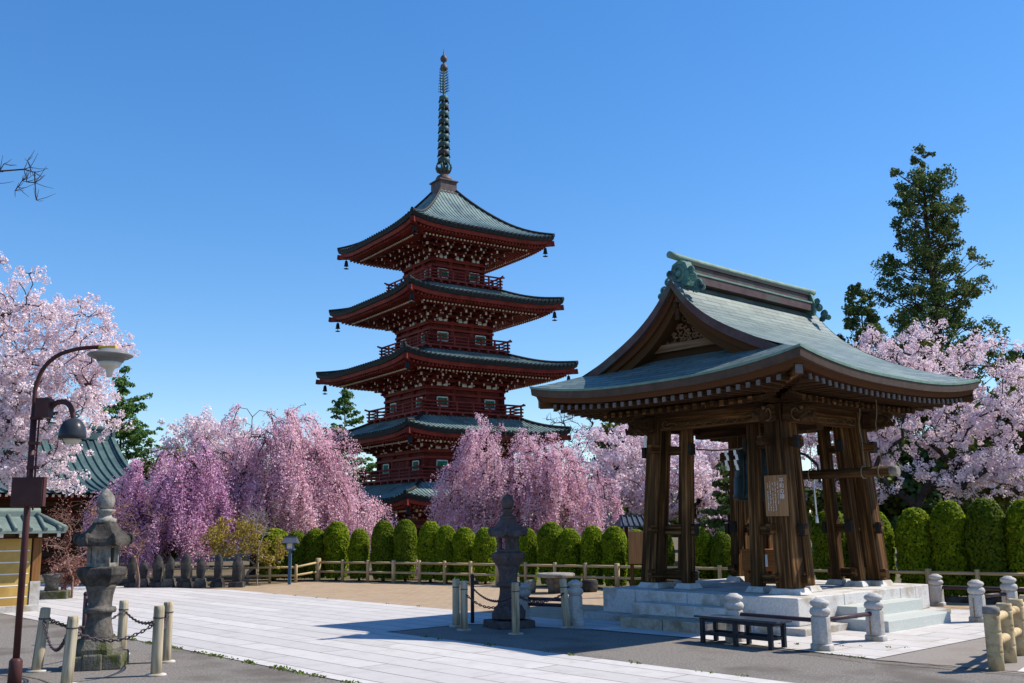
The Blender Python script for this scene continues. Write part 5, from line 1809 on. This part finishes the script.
chain('end of chain hanging down from the wrapped post', (LP['E'][0] - .07, LP['E'][1] - .05, .66), (LP['E'][0] - .03, LP['E'][1] - .075, .60), .22)
chain('chain from the thin iron post to the post in front of the dark lantern', (-.74, 17.56, .60), top(MP, 'm4', .60), .16)
chain('chain between the two posts in front of the dark lantern and tower steps', top(MP, 'm4', .60), top(MP, 'm5', .58), .14)
chain('chain from the pale round post past the front of the dark lantern', top(MP, 'm2', .60), top(MP, 'm4', .56), .20)

# ------------------------------------------------------------------ granite balusters and iron rails round the tower
def baluster(label, x, y, h, rz=-TH, rust=False):
    t = thing('stone_baluster', label, 'stone baluster', (x, y, 0), rz, 'granite balusters round the bell tower')
    k = h / .67
    s = MB()
    s.lathe([(.152, 0), (.152, .085), (.125, .10)], 8, phase=math.pi / 8)
    s.lathe([(.128, .09), (.124, .43), (.10, .45)], 8, phase=math.pi / 8)
    s2 = s.build('shaft', M['granite_dk'], t, .008); s2.scale = (1, 1, k)
    s = MB()
    s.lathe([(.10, .445), (.128, .47), (.136, .505), (.122, .54), (.092, .555), (.090, .565), (.118, .585), (.128, .61), (.112, .635), (.07, .655), (.055, .668), (.001, .672)], 18)
    s2 = s.build('cap', M['granite_dk'], t); s2.scale = (1, 1, k)
    if rust:
        s = MB()
        zz = np.linspace(.06, .40, 12)
        wd = [.006 + .011 * abs(math.sin(q * 1.7 + x)) + .004 * math.sin(q * 3.1) for q in range(12)]
        s.strip([(-w_, -.1206, z_) for w_, z_ in zip(wd, zz)], [(w_ * .8, -.1206, z_) for w_, z_ in zip(wd, zz)])
        s.build('rust_stain', M['rust'], t)
    return t
BP = [((3.09, 14.45), .67, 'granite baluster behind the blue black bench', False), ((3.98, 13.38), .67, 'granite baluster nearest the camera, right of the bench', False),
      ((5.01, 14.30), .66, 'rust streaked granite baluster at the foot of the bluish steps', True), ((8.12, 19.66), .61, 'granite baluster at the far right corner of the platform', False),
      ((7.5, 16.6), .68, 'granite baluster with a long rust stain, standing on the plaza', True), ((8.23, 17.0), .71, 'granite baluster behind the imitation bamboo fence', True),
      ((.13, 17.37), .68, 'granite baluster just right of the dark lantern', False), ((.99, 16.85), .75, 'granite baluster behind the leaning post', False)]
for (x, y), h, lab, ru in BP:
    baluster(lab, x, y, h, rust=ru, rz=-.9 if ru else -TH)
baluster('granite baluster peeping over the back of the platform', 4.26, 24.2, .62)
def rail(label, p, q, z=.385, z2=None):
    s = MB(); z2 = z if z2 is None else z2
    s.tube([(p[0], p[1], z), (q[0], q[1], z2)], .03, 10)
    tag(s.build('iron_rail', M['iron']), label, 'iron rail', 'iron pipe rails between the balusters')
rail('iron pipe rail running behind the bench end', (3.09, 14.45), (3.98, 13.38))
rail('iron pipe rail between the two balusters before the bluish steps', (3.98, 13.38), (5.01, 14.30))
rail('long iron rail from the platform corner baluster along the thujas', (8.12, 19.66), (10.6, 17.6), .36)
rail('purple brown iron rail between the rust stained balusters', (7.5, 16.6), (8.23, 17.0), .42)
rail('iron rail between balusters behind the leaning post', (.13, 17.37), (.99, 16.85), .42)
rail('lower iron rail between balusters behind the leaning post', (.13, 17.37), (.99, 16.85), .33)

# ------------------------------------------------------------------ bench
bd = Vector((3.47 - 2.72, 13.58 - 14.52, 0)); bl = bd.length
bench = thing('bench', 'low blue black six legged bench before the platform', 'bench', (3.095, 14.05, 0), math.atan2(bd.y, bd.x))
s = MB()
for k in range(3):
    s.box((0, -.115 + k * .115, .345), (1.42, .108, .03), 0)
s.build('seat', M['bench_top'], bench, .005)
s = MB()
for y in (-.14, .14):
    s.box((0, y, .295), (1.22, .028, .05)); s.box((0, y, .115), (1.18, .03, .05))
for x in (-.58, 0, .58):
    s.box((x, 0, .30), (.04, .28, .045)); s.box((x, 0, .12), (.03, .28, .04))
s.build('stretcher', M['bench'], bench, .004)
for x in (-.58, 0, .58):
    for y in (-.14, .14):
        s = MB(); s.box((x, y, 0), (.06, .05, .345)); s.build('leg', M['bench'], bench, .004)

# ------------------------------------------------------------------ timber fences
def resample(pts, step):
    out = []
    P = [Vector((x, y, 0)) for x, y in pts]
    acc = 0.0; out.append(P[0].copy())
    for a, c in zip(P, P[1:]):
        L = (c - a).length; d = step - acc
        while d <= L:
            out.append(a.lerp(c, d / L)); d += step
        acc = (acc + L) % step
    return out
fpts = [(-6.0, 30.9), (-3.0, 29.3), (2.27, 25.52), (9.43, 20.04), (13.5, 16.95)]
fence = thing('timber_fence', 'two rail timber fence in front of the clipped thujas', 'fence', (0, 0, 0))
FP = resample(fpts, 0.93)
for i, p in enumerate(FP):
    s = MB()
    w = .15 if i == 0 else (.115 if i % 4 == 3 else .085)
    h = .70 if i == 0 else .655
    s.tube([(p.x, p.y, -.05), (p.x, p.y, h - .01), (p.x, p.y, h)], [w * .56, w * .56, w * .45], 10)
    s.build('post', M['fence_wood'], fence)
for z in (.575, .30):
    s = MB()
    P = [(p.x, p.y, z) for p in FP]
    for a, c in zip(P, P[1:]):
        s.tube([a, c], .034, 8)
    s.build('rail', M['fence_wood'], fence)
low = thing('timber_fence', 'low timber fence behind the stone steles with sloping end rails', 'fence', (0, 0, 0))
LPp = [Vector((-6.55 - k * .78, 30.35 - .02 * k, 0)) for k in range(10)]
for p in LPp:
    s = MB(); s.tube([(p.x, p.y, -.05), (p.x, p.y, .53), (p.x, p.y, .54)], [.045, .045, .035], 8); s.build('post', M['fence_wood'], low)
for z, zz in ((.46, .575), (.22, .30)):
    s = MB()
    s.tube([(-6.0, 30.88, zz), (LPp[0].x, LPp[0].y, z), (LPp[-1].x, LPp[-1].y, z)], .032, 8)
    s.build('rail', M['fence_wood'], low)
# low dark edging under the right part of the fence
s = MB()
for k in range(14):
    x = 4.8 + k * .62; y = fence_y(x); x2 = x + .58; y2 = fence_y(x2)
    s.beam((x, y - .12, .06), (x2, y2 - .12, .06), .10, .13)
structure(s.build('kerb', M['stele']))

# imitation bamboo fence in the lower right corner
bf = thing('bamboo_fence', 'imitation bamboo fence with thick concrete posts in the near right corner', 'fence', (0, 0, 0))
BPs = [Vector((5.36 + .43 * k, 11.54 + .585 * k, 0)) for k in range(6)]
for i, p in enumerate(BPs):
    r = .086
    s = MB()
    prof = [(r * .98, -.02)]
    for z in (.20, .42, .60):
        prof += [(r, z - .03), (r * 1.03, z - .006), (r * .95, z), (r * 1.03, z + .006), (r, z + .03)]
    prof += [(r, .665), (r * .92, .68), (r * .86, .68), (r * .82, .66), (.001, .655)]
    s.lathe(prof, 16, tuple(p))
    post = s.build('post', M['bamboo'], bf)
    if i == 0:
        s = MB(); s.lathe([(r * 1.06, .615), (r * 1.07, .655), (r * 1.02, .69), (r * .4, .70), (.001, .70)], 14, tuple(p)); s.build('worn_cap', M['bamboo_cap'], post)
for z in (.555, .30):
    s = MB()
    a, c = BPs[0], BPs[-1]
    q = [a.lerp(c, t / 20) for t in range(21)]
    s.tube([(v.x, v.y, z) for v in q], [.050 if k % 4 else .055 for k in range(21)], 12)
    s.build('rail', M['bamboo'], bf)
s = MB()
s.poly([(5.50, 11.36, 0), (5.62, 11.30, 0), (8.6, 15.3, 0), (8.48, 15.36, 0)])
o = s.build('white_line', M['granite']); o.location.z = .0165; structure(o)

# ------------------------------------------------------------------ lamp post
lamp = thing('lamp_post', 'brown lamp post with a curved arm and two lamps', 'lamp post', (-5.39, 11.1, 0))
s = MB(); s.tube([(0, 0, 0), (0, 0, .30), (0, 0, .33)], [.072, .068, .045], 16); s.tube([(0, 0, 0), (0, 0, .03)], .13, 16)
s.build('base_sleeve', M['lamp_brown'], lamp)
s = MB()
arc = [(0, 0, .3), (0, 0, 1.5), (0, 0, 2.6), (-.01, 0, 3.13), (.0, 0, 3.30), (.07, 0, 3.49), (.21, 0, 3.628), (.41, 0, 3.70), (.60, 0, 3.722), (.72, 0, 3.722)]
def smooth_path(P, n=6):
    P = [Vector(p) for p in P]; out = []
    for i in range(len(P) - 1):
        p0, p1, p2, p3 = P[max(i - 1, 0)], P[i], P[i + 1], P[min(i + 2, len(P) - 1)]
        for k in range(n):
            t = k / n
            out.append(.5 * ((2 * p1) + (p2 - p0) * t + (2 * p0 - 5 * p1 + 4 * p2 - p3) * t * t + (3 * p1 - p0 - 3 * p2 + p3) * t ** 3))
    out.append(P[-1]); return out
s.tube([(0, 0, .3), (0, 0, 3.05)], [.036, .034], 14)
s.tube(smooth_path(arc[2:]), .024, 12)
s.build('pole', M['lamp_brown'], lamp)
s = MB(); s.tube([(.055, .015, 1.9), (.05, .015, 2.6), (.055, .015, 2.95)], .012, 6)
for z in (2.05, 2.35, 2.62, 2.9):
    s.box((.03, 0, z), (.11, .09, .035))
s.build('conduit', M['lamp_brown'], lamp, .003)
s = MB(); s.box((.025, -.045, 1.94), (.36, .07, .32)); s.box((.025, -.084, 1.955), (.33, .008, .29)); s.build('control_box', M['lamp_brown'], lamp, .006)
s = MB(); s.box((.12, -.02, 2.92), (.15, .15, .22)); s.box((.05, 0, 2.98), (.09, .05, .06)); s.build('junction_box', M['lamp_brown'], lamp, .006)
hd = MB()
c = (.82, 0, 3.60)
hd.lathe([(.02, .105), (.09, .10), (.12, .085), (.245, .035), (.247, .022), (.235, .012)], 26, c)
hd = hd.build('lamp_shade', M['lamp_grey'], lamp)
s = MB(); s.lathe([(.235, .012), (.16, -.012), (.14, -.04), (.125, -.06)], 26, c, cap=False)
for z, r in ((.0, .20), (-.02, .155), (-.04, .142)):
    s.tube([(c[0] + r * math.cos(a), c[1] + r * math.sin(a), c[2] + z) for a in np.linspace(0, 6.283, 27)], .006, 4)
s.build('louvre', M['lamp_grey'], hd)
s = MB(); s.lathe([(.13, -.055), (.105, -.105), (.08, -.115), (.05, -.13), (.035, -.17), (.03, -.22), (.001, -.225)], 18, c); s.build('diffuser', M['lamp_glass'], hd)
s = MB(); s.box((c[0] - .03, 0, c[2] + .095), (.20, .09, .04)); s.build('yellow_cap', M['yellow'], hd, .01)
s = MB()
s.tube(smooth_path([(.17, 0, 3.02), (.24, 0, 3.09), (.33, 0, 3.10), (.40, 0, 3.05), (.44, 0, 2.94), (.442, 0, 2.90)]), .030, 12)
s.build('lamp_arm', M['lamp_brown'], lamp)
hd = MB(); c = (.445, 0, 2.68)
hd.lathe([(.03, .235), (.06, .225), (.10, .195), (.135, .13), (.148, .05), (.150, .0), (.142, -.002), (.138, .05), (.09, .17)], 26, c)
hd = hd.build('lamp_shade', M['lamp_dark'], lamp)
s = MB(); s.lathe([(.10, .03), (.085, -.03), (.05, -.055), (.001, -.06)], 16, c); s.build('diffuser', M['lamp_glass'], hd)

# ------------------------------------------------------------------ garden lamp, table, stools, notice board, shelter, steles, basin
gl = thing('garden_lamp', 'small blue grey roofed garden lamp before the thujas', 'garden lamp', (-6.55, 29.5, 0))
s = MB(); s.box((0, 0, 0), (.085, .085, 1.0)); s.build('post', M['gl_blue'], gl, .006)
s = MB(); s.box((0, 0, .98), (.26, .26, .04)); s.build('tray', M['gl_blue'], gl, .004)
s = MB(); s.box((0, 0, 1.02), (.17, .17, .17)); s.build('lamp_glass', M['lamp_glass'], gl)
s = MB()
for x in (-.095, .095):
    for y in (-.095, .095):
        s.box((x, y, 1.02), (.025, .025, .18))
s.build('corner_bars', M['gl_blue'], gl)
s = MB(); s.poly([(-.23, -.20, 1.19), (.23, -.20, 1.19), (.17, -.02, 1.36), (-.17, -.02, 1.36)]); s.poly([(.23, .20, 1.19), (-.23, .20, 1.19), (-.17, .02, 1.36), (.17, .02, 1.36)])
s.poly([(.23, -.20, 1.19), (.23, .20, 1.19), (.17, .02, 1.36), (.17, -.02, 1.36)]); s.poly([(-.23, .20, 1.19), (-.23, -.20, 1.19), (-.17, -.02, 1.36), (-.17, .02, 1.36)])
s.box((0, 0, 1.18), (.46, .40, .015)); s.box((0, 0, 1.355), (.36, .06, .03))
s.build('lamp_roof', M['dark_roof'], gl)
tb = thing('stone_table', 'round stone table before the fence', 'stone table', (.99, 24.6, 0))
s = MB(); s.lathe([(.40, .375), (.45, .39), (.46, .42), (.455, .46), (.42, .475)], 24); s.build('table_top', M['lantern_lt'], tb)
s = MB(); s.lathe([(.20, 0), (.20, .1), (.27, .32), (.28, .38)], 14); s.build('pedestal', M['lantern'], tb)
for nm, x, y, r, h, lab in (('a', .38, 24.75, .13, .31, 'small pale stone stool left of the round stone table'), ('b', 1.82, 24.8, .20, .29, 'dark wide stone stool right of the round stone table')):
    t = thing('stone_stool', lab, 'stone stool', (x, y, 0))
    s = MB(); s.lathe([(r * .8, 0), (r, h * .4), (r * .95, h * .9), (r * .85, h)], 14); s.build('body', M['lantern_lt'] if nm == 'a' else M['stele'], t)
    s = MB(); s.lathe([(r * .8, h), (r * .78, h + .012), (.001, h + .015)], 14); s.build('seat', M['lantern'], t)
nb = thing('notice_board', 'brown wooden notice board standing left of the bell tower', 'notice board', (2.86, 23.0, 0))
s = MB(); s.box((0, 0, .74), (.54, .04, .72)); s.build('board', M['sign_wood'], nb, .006)
for x in (-.2, .2):
    s = MB(); s.box((x, .045, 0), (.08, .05, 1.42)); s.build('post', M['timber_dk'], nb)
shl = thing('roofed_shelter', 'small dark roofed shelter behind the thujas', 'shelter', (3.75, 29.6, 0), .1)
s = MB()
s.poly([(-.75, -.55, 1.56), (.75, -.55, 1.56), (.62, 0, 1.84), (-.62, 0, 1.84)]); s.poly([(.75, .55, 1.56), (-.75, .55, 1.56), (-.62, 0, 1.84), (.62, 0, 1.84)])
s.poly([(.75, -.55, 1.56), (.75, .55, 1.56), (.62, 0, 1.84)]); s.poly([(-.75, .55, 1.56), (-.75, -.55, 1.56), (-.62, 0, 1.84)])
s.box((0, 0, 1.52), (1.5, 1.1, .035)); s.box((0, 0, 1.82), (1.3, .1, .06))
for k in range(9):
    x = -.66 + k * .165
    s.tube([(x, -.55, 1.58), (x * .9, -.04, 1.85)], .02, 5)
s.build('roof', M['dark_roof'], shl)
for x in (-.55, .55):
    for y in (-.35, .35):
        s = MB(); s.box((x, y, 0), (.10, .10, 1.53)); s.build('post', M['timber_dk'], shl)

def stele(k, x, y, h, w, style, label):
    r = np.random.default_rng(300 + k)
    t = thing('stone_stele', label, 'stone stele', (x, y, 0), r.uniform(-.25, .25), 'row of dark stone steles')
    s = MB(); s.box((0, 0, 0), (w * 1.5, w * 1.25, .16), 0, 0, .94)
    if style != 1:
        s.box((0, 0, .155), (w * 1.25, w * .95, .10), 0, 0, .92)
    s.build('base', M['stele'] if style else M['lantern'], t, .015)
    s = MB(); rows = []
    n = 12
    ph = r.uniform(0, 6, 4)
    z0 = .25 if style != 1 else .15
    for f in np.linspace(0, 1, 11):
        prof = (.86 + .22 * math.sin(f * 2.4)) * (1 - max(0, (f - .62) / .38) ** 2.2 * (.92 if style != 2 else .75))
        row = []
        for a in np.linspace(0, 2 * math.pi, n + 1):
            rr = prof * (1 + .06 * math.sin(3 * a + ph[0] + 4 * f) + .05 * math.sin(5 * a + ph[1] + 7 * f))
            cx = (.10 if style == 2 else .05) * math.sin(f * 2.2) * w
            row.append((w * .5 * rr * math.copysign(abs(math.cos(a)) ** .7, math.cos(a)), w * .36 * rr * math.copysign(abs(math.sin(a)) ** .8, math.sin(a)) + cx, z0 + f * (h - z0)))
        row[-1] = row[0]
        rows.append(row)
    s.grid(rows, None, 0, True); s.poly(rows[-1][:-1])
    s.build('stone', M['stele'], t)
sd = [(129, .95, .33, 2, 'slim dark stone stele at the left end of the row, beside the weathered lantern'), (142, .78, .36, 0, 'low rounded stele second from the left in the row'),
      (157, .98, .40, 1, 'tall broad stele third from the left in the row'), (170, .92, .36, 0, 'stele on a wide base fourth from the left in the row'),
      (186.5, 1.0, .40, 2, 'stele under the purple weeping cherry, fifth from the left in the row'), (203, .88, .36, 0, 'stele sixth from the left in the row'),
      (221, .98, .34, 2, 'slender stele left of the last one in the row'), (241, .93, .42, 1, 'broad stele at the right end of the row, before the yellow shrub')]
for k, (px, h, w, st, lab) in enumerate(sd):
    f = (px - 129) / 112
    x, y = -11.0 + f * 3.2, 29.1 - f * .6
    w *= .66; h *= .95
    stele(k, x, y, h, w, st, lab)
ba = thing('stone_basin', 'small old stone basin on a square base near the yellow wall', 'stone basin', (-11.35, 24.9, 0))
s = MB(); s.box((0, 0, 0), (.85, .6, .2), 0, .2, .96); s.build('base', M['mossy'], ba, .02)
s = MB(); s.lathe([(.17, .19), (.15, .35), (.20, .50), (.24, .56), (.22, .60), (.12, .57)], 12); s.build('basin', M['lantern'], ba)

# bare branch reaching into the top left corner
r = np.random.default_rng(5)
t = thing('bare_tree', 'bare tree whose twigs reach into the top left corner of the sky', 'bare tree', (-8.9, 12.3, 0))
T = [(2.75, -.3, 6.32), (2.85, -.3, 6.16), (2.45, -.3, 6.28), (2.35, -.3, 6.02), (2.62, -.3, 5.92), (2.90, -.3, 5.79), (2.70, -.3, 6.05), (1.8, 0, 6.6), (1.5, .4, 5.6), (-1.5, .5, 6.5), (-1, -1, 6.8), (.3, 1.2, 7), (1.9, -.3, 6.1), (2.2, -.3, 6.35), (-2.2, .3, 5.6), (-.6, -1.4, 5.9), (1.0, -1.1, 6.6), (.4, .8, 6.2), (-1.2, 1.2, 5.7), (1.2, .9, 6.9)]
nodes, par, rad, paths = grow([(0, 0, -.1), (.05, 0, 1.3), (.1, 0, 2.6), (.3, 0, 4.2)], T, 6, seglen=.22, arch=.06, wander=.07, r_tip=.0055, expo=1.7)
rad[:4] = [.15, .125, .10, .07]
tw = MB()
for path in paths:
    P = nodes[path]
    for i in range(len(P) // 3, len(P)):
        for q in range(4):
            d = dirs(1, r)[0]; d[0] = abs(d[0]) * 1.5
            L = r.uniform(.05, .22)
            tw.tube([P[i], P[i] + d * L * .5, P[i] + d * L + np.array([0, 0, .02])], [.005, .004, .002], 3, cap=False)
limbs_mesh('trunk', nodes, par, rad, M['bark'], t, extra=tw)
cs = np.array([nodes[p[-1]] for p in paths[4:9:2]]); 
quads_object('buds', puffs(cs, [.05] * len(cs), 14, .045, r), M['petal_pale'], t)

# grass in the joints along the paving edges
r = np.random.default_rng(12)
L = []
for (u0, v0, u1, v1, n) in ((-9, -9.24, 2, -9.24, 420), (-2.6, -6.04, 5, -6.04, 150), (4.0, -3.84, 3.2, -3.83, 40), (2.4, -3.3, 3.9, -2.6, 40), (-13, -2.76, -6, -2.76, 60)):
    for _ in range(n):
        f = r.random()
        if math.sin(f * 37 + u0) + math.sin(f * 91 + 1) < (.9 if n < 400 else -.6):
            continue
        p = uv2w(u0 + (u1 - u0) * f, v0 + (v1 - v0) * f + r.normal(0, .025), .02)
        for q in range(3):
            L.append(np.array(p) + r.normal(0, .02, 3) * np.array([1, 1, .3]))
L = np.array(L)
g = quads_object('grass', quad_cloud(L, np.tile([0.2, -1, .3], (len(L), 1)), .022, r, 1.3, .7), M['grass'])
g['kind'] = 'stuff'; g['label'] = 'green grass tufts in the joints of the paving'
